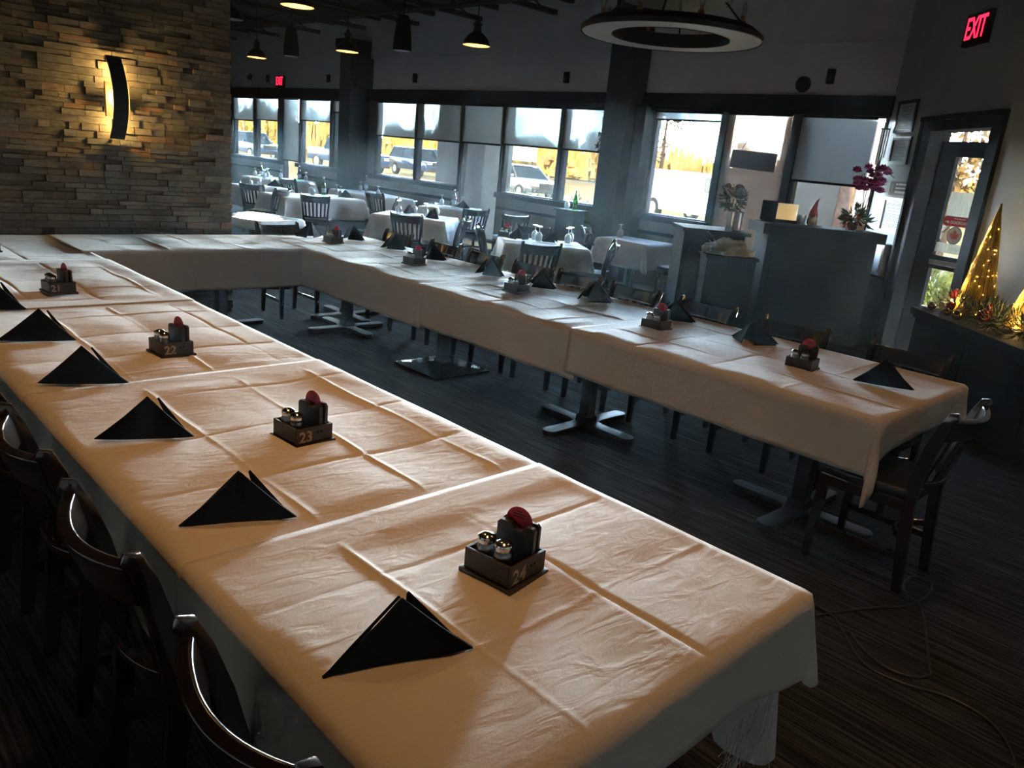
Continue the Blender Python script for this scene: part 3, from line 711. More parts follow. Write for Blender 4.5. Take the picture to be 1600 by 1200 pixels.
BC = [((-12.95, 6.2), (-.6, .8), 'dark slat-back chair just past the stone wall edge, back toward the camera'), ((-10.95, 6.28), (-.8, .6), 'dark slat-back chair in front of the table with the green bottle'),
      ((-11.95, 6.25), (-.85, -.5), 'dark chair between the two tables with upturned goblets'), ((-12.2, 8.2), (-.2, .98), 'dark slat-back chair drawn up to the table under the windows by the pillar'),
      ((-8.45, 6.2), (-.56, .83), 'dark slat-back chair in front of the table with four upturned goblets'), ((-8.03, 6.85), (-.77, -.63), 'dark chair seen side-on at the end of the table with four goblets'),
      ((-9.52, 8.35), (-.95, .3), 'dark slat-back chair at the tall glass door table'), ((-8.75, 8.5), (-.9, .43), 'dark slat-back chair against the brown wall under the windows'),
      ((-5.72, 5.98), (-.9, .43), 'dark slat-back chair in front of the table with paired goblets'), ((-5.80, 7.28), (-.77, -.63), 'dark chair seen side-on between the paired-goblet table and the cloth by the pillar'),
      ((-7.35, 8.6), (.95, .3), 'dark chair beyond the paired-goblet table, beside the second pillar'), ((-7.25, 7.40), (.8, -.61), 'dark chair on the far side of the table with paired goblets'),
      ((-5.65, 8.9), (-1, 0), 'dark chair in shadow between the cloth by the pillar and the host desk'), ((-7.25, 6.45), (.61, .8), 'dark chair seen edge-on left of the paired-goblet table'),
      ((-11.0, 7.85), (-.6, -.8), 'dark chair seen edge-on at the far end of the green-bottle table'), ((-14.9, 7.9), (-.3, .95), 'dark chair far back between the clothed tables')]
for (x, y), (fx, fy), l in BC:
    n = math.hypot(fx, fy); fx, fy = fx / n, fy / n
    chair(x + .28 * fx, y + .28 * fy, frot(fx, fy), l, 'slat-back chairs in the room behind')
# upturned goblets
def make_goblet():
    t = thing('wine_goblet', 'x', 'glass')
    G().lathe([(.034, 0), (.040, .03), (.042, .06), (.036, .09), (.018, .112), (.006, .118)], 18, cap=False).build('bowl', GLASS, t, smooth=60)
    G().lathe([(.005, .116), (.004, .14), (.005, .168), (.012, .176), (.034, .180), (.034, .183), (0, .184)], 16).build('stem_and_foot', GLASS, t, smooth=50)
    return t
gob = make_goblet(); first = [True]
def goblet(x, y, z, label):
    if first[0]:
        first[0] = False; gob.location = (x, y, z); gob['label'] = label; gob['group'] = 'upturned goblets'; return
    dup(gob, (x, y, z), 0, label, 'upturned goblets')
GOB = [(-14.2, 6.95, 'upturned goblet on the table behind the stone wall edge'), (-14.16, 7.16, 'second upturned goblet at the far corner of the table behind the stone wall edge'), (-13.62, 6.5, 'upturned goblet at the outer corner of the table behind the stone wall edge'),
       (-16.95, 8.2, 'upturned goblet on the farthest clothed table, beside the green bottle'), (-16.95, 8.5, 'upturned goblet on the farthest clothed table, second along'), (-16.75, 8.72, 'upturned goblet on the farthest clothed table, third along'), (-16.3, 8.1, 'upturned goblet at the outer edge of the farthest clothed table'), (-16.3, 9.1, 'upturned goblet at the window end of the farthest clothed table'),
       (-12.56, 7.12, 'upturned goblet left of the green bottle'), (-12.3, 7.0, 'upturned goblet nearest the chair at the green-bottle table'), (-12.13, 7.45, 'upturned goblet right of the green bottle'), (-12.5, 7.6, 'upturned goblet at the far end of the green-bottle table'),
       (-12.7, 8.62, 'upturned goblet at the outer end of the table by the first pillar'), (-13.9, 9.0, 'upturned goblet beside the clear bottle by the first pillar'),
       (-9.61, 6.9, 'first of the row of upturned goblets, by the side chair of the four-goblet table'), (-9.62, 7.2, 'second of the four upturned goblets on their table'), (-9.27, 7.14, 'third of the four upturned goblets on their table'), (-9.36, 7.42, 'fourth of the four upturned goblets, nearest the windows'),
       (-11.2, 8.98, 'upturned goblet on the table at the tall glass door'), (-10.95, 9.25, 'upturned goblet by the window on the tall-door table'),
       (-6.76, 6.92, 'upturned goblet standing behind its twin on the paired-goblet table'), (-6.62, 6.85, 'upturned goblet standing before its twin on the paired-goblet table'), (-6.46, 7.20, 'upturned goblet in the second pair, nearer the napkins'), (-6.56, 7.36, 'upturned goblet in the second pair, nearer the pillar'), (-6.98, 8.88, 'lone upturned goblet on the table by the second pillar')]
for x, y, l in GOB: goblet(x, y, ZT + .004, l)
GREEN = glass('green_glass', (.10, .52, .16), .10, .04); CLEARB = glass('bottle_glass', (.8, .9, .92), .18, .04)
def bottle(x, y, z, mtl, label, lbl=True, grp=None, s=1.):
    t = thing('glass_bottle', label, 'bottle', (x, y, z), 0, grp)
    P = [(0, .004), (.037, .0), (.040, .006), (.040, .15), (.034, .185), (.018, .225), (.014, .25), (.0135, .292), (.016, .294), (.016, .305), (0, .306)]
    G().lathe([(a * s, b * s) for a, b in P], 20).build('body', mtl, t, smooth=40)
    G().lathe([(.0165 * s, .285 * s), (.0165 * s, .309 * s), (0, .31 * s)], 14).build('cap', mat('bottle_cap', (.5, .5, .52), .35, .6), t)
    if lbl: G().lathe([(.0406 * s, .05 * s), (.0406 * s, .12 * s)], 20, cap=False).build('bottle_label', mat('pale_label', (.55, .6, .68), .6, nscale=60, namt=.3), t, smooth=40)
    return t
bottle(-16.9, 8.32, ZT + .004, GREEN, 'green glass bottle on the farthest clothed table, nearer the camera', grp='bottles on the back tables'); bottle(-16.6, 9.1, ZT + .004, GREEN, 'green glass bottle at the window end of the farthest clothed table', grp='bottles on the back tables')
bottle(-12.36, 7.25, ZT + .004, GREEN, 'green glass bottle among goblets on the table with a chair in front', grp='bottles on the back tables')
bottle(-14.0, 9.2, ZT + .004, CLEARB, 'clear glass bottle standing beside the first dark pillar', grp='bottles on the back tables'); bottle(-10.9, 9.02, ZT + .004, CLEARB, 'clear glass bottle on the table at the tall glass door', grp='bottles on the back tables')
for i, (x, y, l) in enumerate(((-13.9, 7.1, 'black folded napkin on the table behind the stone wall edge'), (-11.95, 7.45, 'black folded napkin at the corner of the green-bottle table'), (-9.55, 7.08, 'black folded napkin left among the four upturned goblets'), (-8.95, 7.08, 'black folded napkin at the outer corner of the four-goblet table'),
        (-10.75, 9.1, 'black folded napkin on the table at the tall glass door'), (-6.85, 6.72, 'black folded napkin left of the paired goblets'), (-6.62, 7.02, 'black folded napkin between the two pairs of goblets'), (-6.36, 7.38, 'black folded napkin at the far corner beyond the second goblet pair'))):
    napkin(x, y, ZT + .004, d2(40 + 40 * i), l, 'black napkins on the back tables', 80 + i)
for i, (x, y, l) in enumerate(((-6.98, 6.62, 'small wooden caddy with red tag on the paired-goblet table'), (-11.1, 9.2, 'small wooden caddy with red tag at the window end of the tall-door table'))):
    caddy(x, y, d2(30), '', l, 0, grp='caddies on the back tables')
# bright vinyl-covered side table just past the stone wall
t = thing('side_table', 'bare side table past the stone wall edge', 'table', (-8.95, 4.35, 0), .35)
G().box((0, 0, .71), (.78, .7, .03)).build('table_top', TOPM, t, bev=.003)
G().box((0, 0, .36), (.08, .08, .7)).build('column', BLK, t); G().box((0, 0, .012), (.5, .5, .02)).build('base_plate', BLK, t, bev=.004)
SHINY = mat('clear_vinyl_over_linen', (.62, .66, .68), .16, nscale=6, namt=.15, bump=.12, bscale=9, coat=1.)
cloth('table_cover', 'glossy pale cover on the side table past the stone wall, glaring in the window light', -.4, .4, -.36, .36, .12, .12, .12, .12, .728, 77, fx=(0.,), fy=(), mtl=SHINY, step=.04, loc=(-8.95, 4.35, 0), rz=.35, cat='cover')
# green bottle, goblet and tray on the sill shelf near the second pillar
t = thing('sill_tray', 'small dark tray on a stand before the pillar, carrying a green bottle', 'tray', (-8.35, 9.3, 0))
G().box((0, 0, .985), (.42, .34, .03)).build('tray_top', BLKP, t, bev=.004); G().box((0, 0, .485), (.36, .28, .97)).build('cabinet_body', BLKP, t, bev=.004)
bottle(-8.27, 9.3, 1.0, GREEN, 'green glass bottle glowing against the bright window by the pillar', False); goblet(-8.44, 9.3, 1.0, 'upturned goblet beside the green bottle at the window')
# ================================================================== BLINDS
SCR = screen_mat('screen_fabric', (.45, .57, .63), .135, (.19, .178, .165)); SCR2 = screen_mat('sheer_screen_fabric', (.72, .66, .58), .14, (.17, .125, .11)); SCR3 = screen_mat('dense_screen_fabric', (.5, .5, .5), .10, (.30, .31, .32))
def blind(x0, x1, z0, label, m_=None, z1=2.56):
    y = YW + .015
    t = thing('roller_blind', label, 'blind', ((x0 + x1) / 2, y, z0), 0, 'roller screens in the windows')
    w = x1 - x0
    G().box((0, 0, (z1 - z0) / 2), (w, .002, z1 - z0)).build('fabric', m_ or SCR, t)
    G().box((0, 0, .0), (w + .01, .014, .03)).build('bottom_bar', TRIM, t, bev=.003)
    G().tube([(-w / 2, 0, z1 - z0), (w / 2, 0, z1 - z0)], .022, 10).build('roller', TRIM, t, smooth=40)
    g = G().tube([(w / 2 + .012, -.012, z1 - z0), (w / 2 + .012, -.012, z1 - z0 - .9)], .003, 5); g.build('chain', CHROME, t)
BL = [(-21.58, -20.39, 1.98, 'grey roller screen at the far end, beside the stone wall edge'), (-20.23, -19.05, 2.02, 'grey roller screen left of the far glass door'), (-17.86, -16.52, 2.08, 'grey roller screen hanging low, right of the far glass door'), (-16.38, -15.32, 2.30, 'short grey roller screen beside the first dark pillar'),
      (-14.61, -13.25, 1.88, 'half-lowered roller screen just right of the first dark pillar'), (-13.17, -11.83, 1.88, 'half-lowered roller screen in front of the grey outdoor pier'), (-11.75, -10.67, 1.89, 'half-lowered roller screen over the tall glass light by the outdoor pier'), (-10.6, -9.26, 1.91, 'roller screen with blue sky glowing through, third window before the second pillar'),
      (-9.15, -7.92, 1.91, 'roller screen with autumn trees showing through, next to the second pillar')]
for a, b, z, l in BL: blind(a, b, z, l)
blind(-7.34, -6.22, 2.44, 'barely lowered roller screen over the brightest window'); blind(-6.10, -5.17, .2, 'sheer roller screen drawn full height behind the hanging board', SCR2); blind(-5.03, -4.08, 1.76, 'dense grey roller screen above the host desk', SCR3); blind(-18.73, -17.97, 1.10, 'roller screen over the far glass door beneath the exit sign')
# ================================================================== LAMPS
BULB = mat('warm_bulb', (1, .8, .5), .5, emit=(1, .55, .16), estr=14.)
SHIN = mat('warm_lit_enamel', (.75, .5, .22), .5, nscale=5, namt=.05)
def point(name, loc, e, col, r=.03, parent=None):
    l = bpy.data.lights.new(name, 'POINT'); l.energy = e; l.color = col; l.shadow_soft_size = r
    o = bpy.data.objects.new(name, l); COL.objects.link(o); o.location = loc
    if parent: o.parent = parent
    return o
def pendant(x, y, z, label, lit=True, r=.17):
    t = thing('pendant_lamp', label, 'lamp', (x, y, z), 0, 'dome pendant lamps')
    P = [(r, 0), (r, .012), (r * .93, .055), (r * .75, .10), (r * .5, .135), (r * .30, .16), (r * .26, .22), (r * .34, .235), (r * .34, .255), (r * .2, .27), (.02, .31)]
    G().lathe(P, 28, cap=False).build('shade', BLK, t, smooth=40)
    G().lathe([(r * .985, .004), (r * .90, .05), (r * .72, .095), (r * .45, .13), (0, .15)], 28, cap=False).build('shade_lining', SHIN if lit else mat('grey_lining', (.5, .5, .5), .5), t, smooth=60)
    G().tube([(0, 0, .3), (0, 0, 4.22 - z)], .007, 6).build('stem', BLK, t)
    G().lathe([(.055, 4.19 - z), (.055, 4.215 - z), (0, 4.217 - z)], 16).build('canopy', mat('grey_metal', (.3, .3, .3), .4, .5), t)
    if lit:
        G().lathe([(0, .035), (.03, .05), (.036, .075), (.02, .105), (0, .11)], 14).build('bulb', BULB, t, smooth=60)
        point('pendant_light', (0, 0, .02), 6, (1, .62, .28), .04, t)
pendant(-11.0, 6.8, 3.0, 'lit black dome pendant to the left of the first pillar'); pendant(-8.0, 6.8, 3.0, 'lit black dome pendant between the hanging speaker and the ring chandelier'); pendant(-14.3, 6.95, 3.0, 'lit black dome pendant partly behind the stone wall edge'); pendant(-8.05, 4.36, 3.0, 'lit black dome pendant cut by the top of the picture')
pendant(-10.75, 4.85, 3.1, 'unlit dome pendant with grey lining at the stone wall edge', False)
DL = [(-1.1, 1.45), (-2.7, 1.55), (-4.3, 1.6), (-.9, 3.7)]
for i, (x, y) in enumerate(DL):
    t = thing('ceiling_downlight', 'black can downlight on the ceiling over the %s' % ('near cloth end', 'middle of the near table', 'far end of the near table', 'free end of the window-side table')[i], 'lamp', (x, y, 3.75), 0, 'ceiling can downlights')
    G().lathe([(.09, .0), (.095, .0), (.095, .30), (.04, .30), (.02, .47)], 24, cap=False).build('can', BLK, t, smooth=40)
    G().lathe([(0, .06), (.088, .06)], 24, cap=False).build('lamp_face', mat('downlight_face', (1, .8, .5), .5, emit=(1, .6, .25), estr=20.), t)
    l = bpy.data.lights.new('downlight', 'SPOT'); l.energy = DLE if 'DLE' in globals() else (40, 40, 32, 23)[i]; l.color = (1, .48, .16); l.spot_size = 1.45; l.spot_blend = .85; l.shadow_soft_size = .12
    o = bpy.data.objects.new('downlight', l); COL.objects.link(o); o.parent = t; o.location = (0, 0, .03)
# wall sconce on the stone wall
COP = mat('copper_plate', (.45, .24, .15), .45, .4, nscale=12, namt=.15)
t = thing('wall_sconce', 'bow-shaped black wall sconce glowing on the stone wall', 'lamp', (-7.165, 2.25, 1.86), 0)
G().box((.055, 0, -.01), (.035, .185, .27)).build('back_plate', COP, t, bev=.003); G().box((.02, 0, -.01), (.05, .06, .12)).build('wall_mount', BLK, t)
def arcx(q, off): a = (q - .5) * 2; return .008 + off + .142 * (1 - a * a)
def fn(u, v): return (arcx(v, 0), (u - .5) * .115, -.315 + .63 * v)
G().slab(fn, 2, 20, .008).build('bowed_shield', BLK, t, smooth=40)
DIFF = mat('warm_diffuser', (1, .8, .5), .6, emit=(1, .66, .25), estr=2.2)
pts = [(arcx(q / 16, -.008), -.315 + .63 * q / 16) for q in range(1, 16)]
base_ = [(arcx(.08, -.008) , 0)]
pts = pts[2:-2]; n_ = len(pts)
poly = [(x, z) for x, z in pts] + [(pts[-1 - k][0] - .004 - .03 * math.sin(PI * k / (n_ - 1)), pts[-1 - k][1]) for k in range(n_)]
for s in (-1, 1): G().prism(poly, .004, basis((0, s * .045, 0), (1, 0, 0), (0, 0, 1))).build('glow_panel', DIFF, t)
for x_, z, e_ in ((.075, -.19, 5.5), (.118, 0, 6.5), (.075, .19, 5.5)): point('sconce_light', (x_, 0, z), e_, (1, .66, .22), .02, t)
# ring chandelier
ALU = mat('brushed_aluminium', (.66, .70, .75), .5, .2, nscale=3, namt=.08, stretch=(1, 1, 20))
t = thing('ring_chandelier', 'large unlit ring chandelier with pale underside hanging over the window-side table', 'chandelier', (-3.71, 5.0, 2.65), 0)
G().lathe([(.435, .012), (.43, 0), (.645, 0), (.65, .012)], 72, cap=False).build('ring_underside', ALU, t, smooth=30)
G().lathe([(.652, -.004), (.660, .0), (.660, .03), (.60, .075), (.45, .10), (.425, .09), (.425, .0), (.43, -.004)], 72, cap=False).build('ring_shell', BLK, t, smooth=30)
G().lathe([(0, .25), (.40, .25), (.42, .28), (.30, .34), (.06, .38), (0, .38)], 48).build('upper_dish', BLK, t, smooth=30)
g = G()
for k in range(4):
    a = k * PI / 2 + .5; g.tube([(.52 * math.cos(a), .52 * math.sin(a), .09), (.28 * math.cos(a), .28 * math.sin(a), .33), (.05 * math.cos(a), .05 * math.sin(a), .9)], .007, 6)
g.tube([(0, 0, .37), (0, 0, 1.56)], .02, 8); g.build('suspension_rods', BLK, t, smooth=40)
for k in range(8):
    a = k * PI / 4 + .2; mm = Matrix.Translation((.53 * math.cos(a), .53 * math.sin(a), .085))
    s_ = G().lathe([(.022, 0), (.022, .02), (.012, .025), (.012, .055), (0, .055)], 12, mm).build('candle_holder', mat('brass', (.5, .3, .15), .3, .9), t, smooth=40)
    G().lathe([(.010, .055), (.018, .08), (.015, .11), (.004, .14), (0, .142)], 12, mm).build('candle_bulb', GLASS, s_, smooth=60)
# hanging tapered speakers
for x, y, l in ((-14.05, 7.5, 'tapered black speaker hanging over the tables behind the stone wall edge'), (-10.5, 7.45, 'tapered black speaker hanging right of the first pillar'), (-17.7, 7.6, 'tapered speaker hanging farthest away, cut by the stone wall')):
    t = thing('hanging_speaker', l, 'speaker', (x, y, 3.1), 0, 'hanging speakers')
    G().lathe([(.135, 0), (.142, .01), (.135, .15), (.115, .32), (.095, .46), (.07, .50), (0, .51)], 26).build('body', BLKP, t, smooth=35)
    G().lathe([(0, -.002), (.128, -.002), (.135, .004)], 26, cap=False).build('grille', mat('pale_grille', (.45, .47, .5), .6, nscale=200, namt=.3), t)
    G().tube([(0, 0, .5), (0, 0, 1.1)], .008, 6).build('hanger', BLKP, t)
# ================================================================== WALL-MOUNTED THINGS
EXR = mat('exit_red', (.6, .01, .03), .5, emit=(1, .012, .045), estr=2.4)
def exit_sign(origin, xd, size, label, rz):
    t = thing('exit_sign', label, 'sign', origin, 0)
    xd = Vector(xd); n = xd.cross(Vector((0, 0, 1)))
    w, h = size * 1.75, size * 1.25
    g = G().box((0, 0, 0), (w, .05, h), rz); g.build('housing', BLKP, t, bev=.006)
    text_g('EXIT', size * 1.2, .002, basis(tuple(n * .028), tuple(xd), (0, 0, 1)) @ Matrix.Scale(.62, 4, (1, 0, 0)), size * .012).build('lettering', EXR, t)
    return t
p = wp(1.585, .03, 3.295); exit_sign(tuple(p), (.7071, -.7071, 0), .235, 'red glowing exit sign high above the glass exit door', RD)
exit_sign((-18.83, YW - .03, 2.95), (1, 0, 0), .23, 'small red exit sign far away over the glass door near the stone wall', 0)
for x, l in ((-19.5, 'small black box on the wall at the far end of the window wall'), (-16.56, 'small black box on the wall left of the first pillar'), (-13.29, 'small black box on the wall right of the first pillar'), (-9.19, 'small black box on the wall left of the second pillar'), (-4.75, 'small black box on the wall above the host desk window')):
    t = thing('wall_sensor', l, 'sensor', (x, YW - .03, 3.02), 0, 'small boxes over the windows')
    G().box((0, 0, 0), (.085, .06, .17)).build('housing', BLKP, t, bev=.008); G().box((0, -.032, -.02), (.05, .006, .07)).build('lens', FRAME, t)
t = thing('wall_camera', 'small dark dome camera at the far end of the window wall', 'camera', (-20.46, YW - .06, 3.05)); G().lathe([(0, -.07), (.05, -.05), (.07, 0), (.07, .03), (0, .03)], 16).build('dome', BLKP, t, smooth=60); G().box((0, .03, .05), (.08, .06, .06)).build('bracket', BLKP, t)
t = thing('wall_alarm', 'round dark alarm on the wall above the hanging board', 'alarm', (-5.1, YW, 2.93)); G().lathe([(.095, 0), (.095, .03), (.06, .05), (0, .055)], 24, basis((0, 0, 0), (1, 0, 0), (0, 0, 1))).build('housing', BLKP, t, smooth=35)
t = thing('hanging_board', 'dark blank board hung by strings in the sheer window', 'board', (-5.565, YW - .10, 1.96))
mm = Matrix.Rotation(.035, 4, 'Y')
G().box((0, 0, 0), (.66, .02, .235), M=mm).build('panel', mat('slate_board', (.022, .03, .036), .6, nscale=10), t, bev=.002)
G().tube([(-.2, 0, .115), (-.05, 0, .42), (-.05, .02, .60)], .0035, 5).tube([(.2, 0, .11), (-.05, 0, .42)], .0035, 5).tube([(.24, 0, .11), (.38, .04, .26)], .0035, 5).build('string', BLKP, t)
t = thing('star_ornament', 'string of dark star ornaments hanging on the second pillar', 'ornament', (-7.99, 9.36, 2.05))
for k, (dx, dz, r) in enumerate(((0, .12, .055), (.03, .03, .05), (-.02, -.06, .06), (.03, -.14, .045))):
    poly = [((r if q % 2 == 0 else r * .42) * math.sin(q * PI / 5), (r if q % 2 == 0 else r * .42) * math.cos(q * PI / 5)) for q in range(10)]
    G().prism(poly, .008, basis((dx, 0, dz), (1, 0, 0), (0, 0, 1))).build('star', BLK, t)
G().tube([(0, .004, .36), (0, .004, -.15)], .003, 5).build('string', BLKP, t)
def framed(u0, u1, z0, z1, label, name='framed_certificate', paper=(.33, .33, .34), fcol=None, fw_=.035, lines=True):
    c = wp((u0 + u1) / 2, .012, (z0 + z1) / 2); w, h = u1 - u0, z1 - z0
    t = thing(name, label, 'certificate' if 'cert' in name else 'notice', tuple(c), RD)
    g = G(); fm = fcol or BLK
    for s in (-1, 1): g.box((s * (w / 2 - fw_ / 2), 0, 0), (fw_, .022, h)); g.box((0, 0, s * (h / 2 - fw_ / 2)), (w - 2 * fw_, .022, fw_))
    g.build('frame', fm, t, bev=.003)
    G().box((0, .004, 0), (w - 2 * fw_, .006, h - 2 * fw_)).build('paper', mat('paper_%d' % int(paper[0] * 100), paper, .7, nscale=15, namt=.06), t)
    if lines:
        g = G(); rnd = random.Random(int(u0 * 100)); zz = h / 2 - fw_ - .035
        while zz > -h / 2 + fw_ + .02:
            ww = (w - 2 * fw_) * rnd.uniform(.4, .8); g.box((0, -.0004, zz), (ww, .001, .006)); zz -= rnd.choice((.016, .02, .034))
        g.build('printed_lines', mat('grey_ink', (.10, .10, .11), .8), t)
framed(.19, .66, 2.385, 2.73, 'upper black-framed certificate on the diagonal wall beside the window'); framed(.25, .70, 2.035, 2.335, 'lower black-framed certificate on the diagonal wall beside the window')
framed(.37, .915, 1.28, 1.67, 'pale framed notice sheet on the wall beside the door casing, below the wooden plaque', 'framed_notice', (.42, .45, .5), mat('cream_frame', (.5, .46, .38), .5), .03)
t = thing('wooden_plaque', 'brown plaque with white lettering on the wall beside the door casing', 'plaque', tuple(wp(.68, .012, 1.775)), RD)
G().box((0, 0, 0), (.46, .022, .15)).build('board', mat('brown_plaque', (.10, .065, .05), .6, nscale=3, namt=.3, stretch=(2, 1, 20)), t, bev=.003)
g = G(); rnd = random.Random(2)
for r in range(3):
    x = -.07
    while x < .2: w_ = rnd.uniform(.008, .022); g.box((x, -.0115, .045 - r * .042), (w_, .001, .020 if r != 1 else .014)); x += w_ + .006
g.build('lettering', mat('cream_paint', (.6, .55, .47), .6), t)
G().lathe([(0, 0), (.05, 0), (.05, .002), (0, .002)], 20, basis((-.15, -.0105, 0), (1, 0, 0), (0, 0, 1)) @ Matrix.Scale(.7, 4, (1, 0, 0))).build('oval_emblem', mat('olive_paint', (.12, .12, .09), .6), t)
t = thing('wind_chime', 'dark wind chime with thin tubes hanging on the wall by the window corner', 'chime', tuple(wp(.12, .07, 2.42)), RD)
G().lathe([(.05, 0), (.05, .015), (0, .02)], 14).build('top_disc', BLK, t)
for k in range(5):
    a = k * 2 * PI / 5; G().tube([(.04 * math.cos(a), .04 * math.sin(a), 0), (.04 * math.cos(a), .04 * math.sin(a), -.28 - .03 * k)], .007, 6).build('chime_tube', mat('dull_metal', (.2, .2, .2), .4, .7), t, smooth=40)
t = thing('wall_panel_box', 'pale grey box on the wall beside the end of the host desk', 'box', tuple(wp(.62, .05, .98)), RD); G().box((0, 0, 0), (.42, .1, .36)).build('housing', mat('pale_grey_enamel', (.30, .33, .37), .5, nscale=3), t, bev=.01); G().box((.03, -.052, 0), (.3, .006, .28)).build('hatch', mat('grey_enamel', (.22, .25, .28), .45, nscale=3), t, bev=.002)
# ================================================================== EXIT DOOR LEAF
ang = -PI / 4 + math.radians(20)
hinge = wp(1.215, -.10, 0)
g = G()
for a, b, z0, z1 in ((0, .20, .02, 2.28), (.72, .95, .02, 2.28), (.2, .72, 2.13, 2.28), (.2, .72, 1.00, 1.14), (.2, .72, .02, .24)): g.box(((a + b) / 2, 0, (z0 + z1) / 2), (b - a, .045, z1 - z0))
dr = struct('door_3', g, BLKP, 'dark framed glass exit door standing ajar', bev=.004)
dr.location = tuple(hinge); dr.rotation_euler = (0, 0, ang)
G().box((.46, .0, 1.635), (.53, .008, .99)).box((.46, 0, .62), (.53, .008, .77)).build('pane', PANE, dr)
G().box((.46, -.045, 1.07), (.5, .03, .05)).build('push_bar', mat('worn_alu', (.25, .25, .25), .35, .8), dr, bev=.006)
FROST = screen_mat('frosted_film', (.8, .82, .78), .45, (.5, .52, .48))
G().box((.43, -.006, 1.63), (.38, .002, .32)).build('film_poster', FROST, dr); G().box((.46, -.006, 1.225), (.52, .002, .10)).build('film_strip', FROST, dr)
pill = []
for q in range(24):
    a = 2 * PI * q / 24; pill.append((.14 * (1 if math.cos(a) > 0 else -1) + .05 * math.cos(a), .05 * math.sin(a)))
st = G().prism(pill, .002, basis((.41, -.008, 1.50), (1, 0, 0), (0, 0, 1))).build('sticker', mat('sticker_red', (.38, .02, .03), .5, nscale=20, namt=.1, emit=None), dr)
gg = text_g('DOORDASH', .042, .0006, basis((.435, -.0115, 1.488), (1, 0, 0), (0, 0, 1))); tg = text_g('AVAILABLE ON', .02, .0006, basis((.42, -.0115, 1.528), (1, 0, 0), (0, 0, 1))); gg.add(tg.v, tg.f)
gg.prism([(0, 0), (.022, .012), (.05, .012), (.056, 0), (.05, -.012), (.03, -.012), (.036, -.003), (.018, -.003)], .001, basis((.245, -.0112, 1.488), (1, 0, 0), (0, 0, 1)))
gg.build('sticker_lettering', mat('sticker_white', (.75, .72, .7), .5), st)
st = G().lathe([(0, 0), (.092, 0), (.092, .002), (0, .002)], 32, basis((.40, -.007, 1.36), (1, 0, 0), (0, 0, 1))).build('round_sticker', mat('sticker_cream', (.55, .5, .44), .5), dr)
G().lathe([(.080, 0), (.092, 0), (.092, .001), (.080, .001)], 32, basis((.40, -.0095, 1.36), (1, 0, 0), (0, 0, 1)), cap=False).build('sticker_rim', mat('sticker_grey', (.28, .28, .27), .5), st)
leaf = [(0, -.07), (.006, -.035), (.04, -.04), (.034, -.028), (.062, -.004), (.052, .002), (.058, .02), (.038, .016), (.034, .026), (.016, .006), (.022, .044), (.010, .038), (0, .062)]
leaf = leaf + [(-x, y) for x, y in leaf[-2:0:-1]]
G().prism(leaf, .001, basis((.40, -.0095, 1.362), (1, 0, 0), (0, 0, 1))).build('maple_leaf', mat('leaf_red', (.5, .10, .08), .5), st)
text_g('MyOrder', .062, .0006, basis((.47, -.0085, 1.225), (1, 0, 0), (0, 0, 1))).build('film_lettering', mat('grey_lettering', (.33, .33, .3), .6), dr)
t = thing('door_closer', 'dark closer arm box at the top of the exit door', 'door closer', tuple(hinge + Vector((.70 * math.cos(ang), .70 * math.sin(ang), 2.16)) + Vector((-math.sin(-ang) * -.0, 0, 0))), ang); G().box((0, -.06, 0), (.26, .06, .07)).build('body', BLKP, t, bev=.006); G().sweep([(.05, -.06, .04), (-.2, -.06, .05)], [(-.012, -.004), (.012, -.004), (.012, .004), (-.012, .004)]).build('arm', BLKP, t)
# ================================================================== HOST DESK
DESK = mat('dark_desk_laminate', (.010, .0125, .0145), .9, spec=.03, nscale=3, namt=.2, stretch=(1, 1, 8))
hd = thing('host_desk', 'tall dark host desk with a thick overhanging ledge', 'desk', (-4.23, 7.9, 0), PI / 4)
G().box((.66, .33, .585), (1.20, .50, 1.17)).build('body', DESK, hd, bev=.005); G().box((.64, .30, 1.225), (1.34, .62, .11)).build('ledge', DESK, hd, bev=.006)
G().box((.66, .074, .60), (1.05, .012, .9)).build('front_panel', DESK, hd, bev=.004); G().box((.66, .07, .06), (1.2, .02, .12)).build('kick_plate', BLKP, hd)
lo = thing('side_counter', 'lower dark counter joined to the host desk, carrying a vase', 'counter', (-4.78, 7.2, 0), PI / 4)
G().box((.33, .35, .56), (.66, .6, 1.12)).build('body', DESK, lo, bev=.005); G().box((.34, .34, 1.14), (.74, .68, .04)).build('counter_top', DESK, lo, bev=.006); G().box((.33, .046, .55), (.56, .01, .9)).build('front_panel', DESK, lo)
st_ = thing('serving_stand', 'dark serving stand in front of the side counter, holding a white bundle', 'stand', (-4.28, 6.92, 0), PI / 4)
G().box((.25, .2, .46), (.5, .36, .92)).build('body', DESK, st_, bev=.005); G().box((.25, .2, .935), (.54, .4, .03)).build('stand_top', DESK, st_, bev=.005)
def hdp(s, d, z): return (-4.23 + .7071 * (s - d), 7.9 + .7071 * (s + d), z)
lc = thing('low_cabinet', 'low black cabinet in the corner between the host desk and the door casing', 'cabinet', tuple(wp(.62, .10, 0)), RD)
G().box((0, -.02, .375), (.52, .18, .75)).build('body', DESK, lc, bev=.004); G().box((0, -.02, .765), (.55, .21, .03)).build('cabinet_top', DESK, lc, bev=.004)
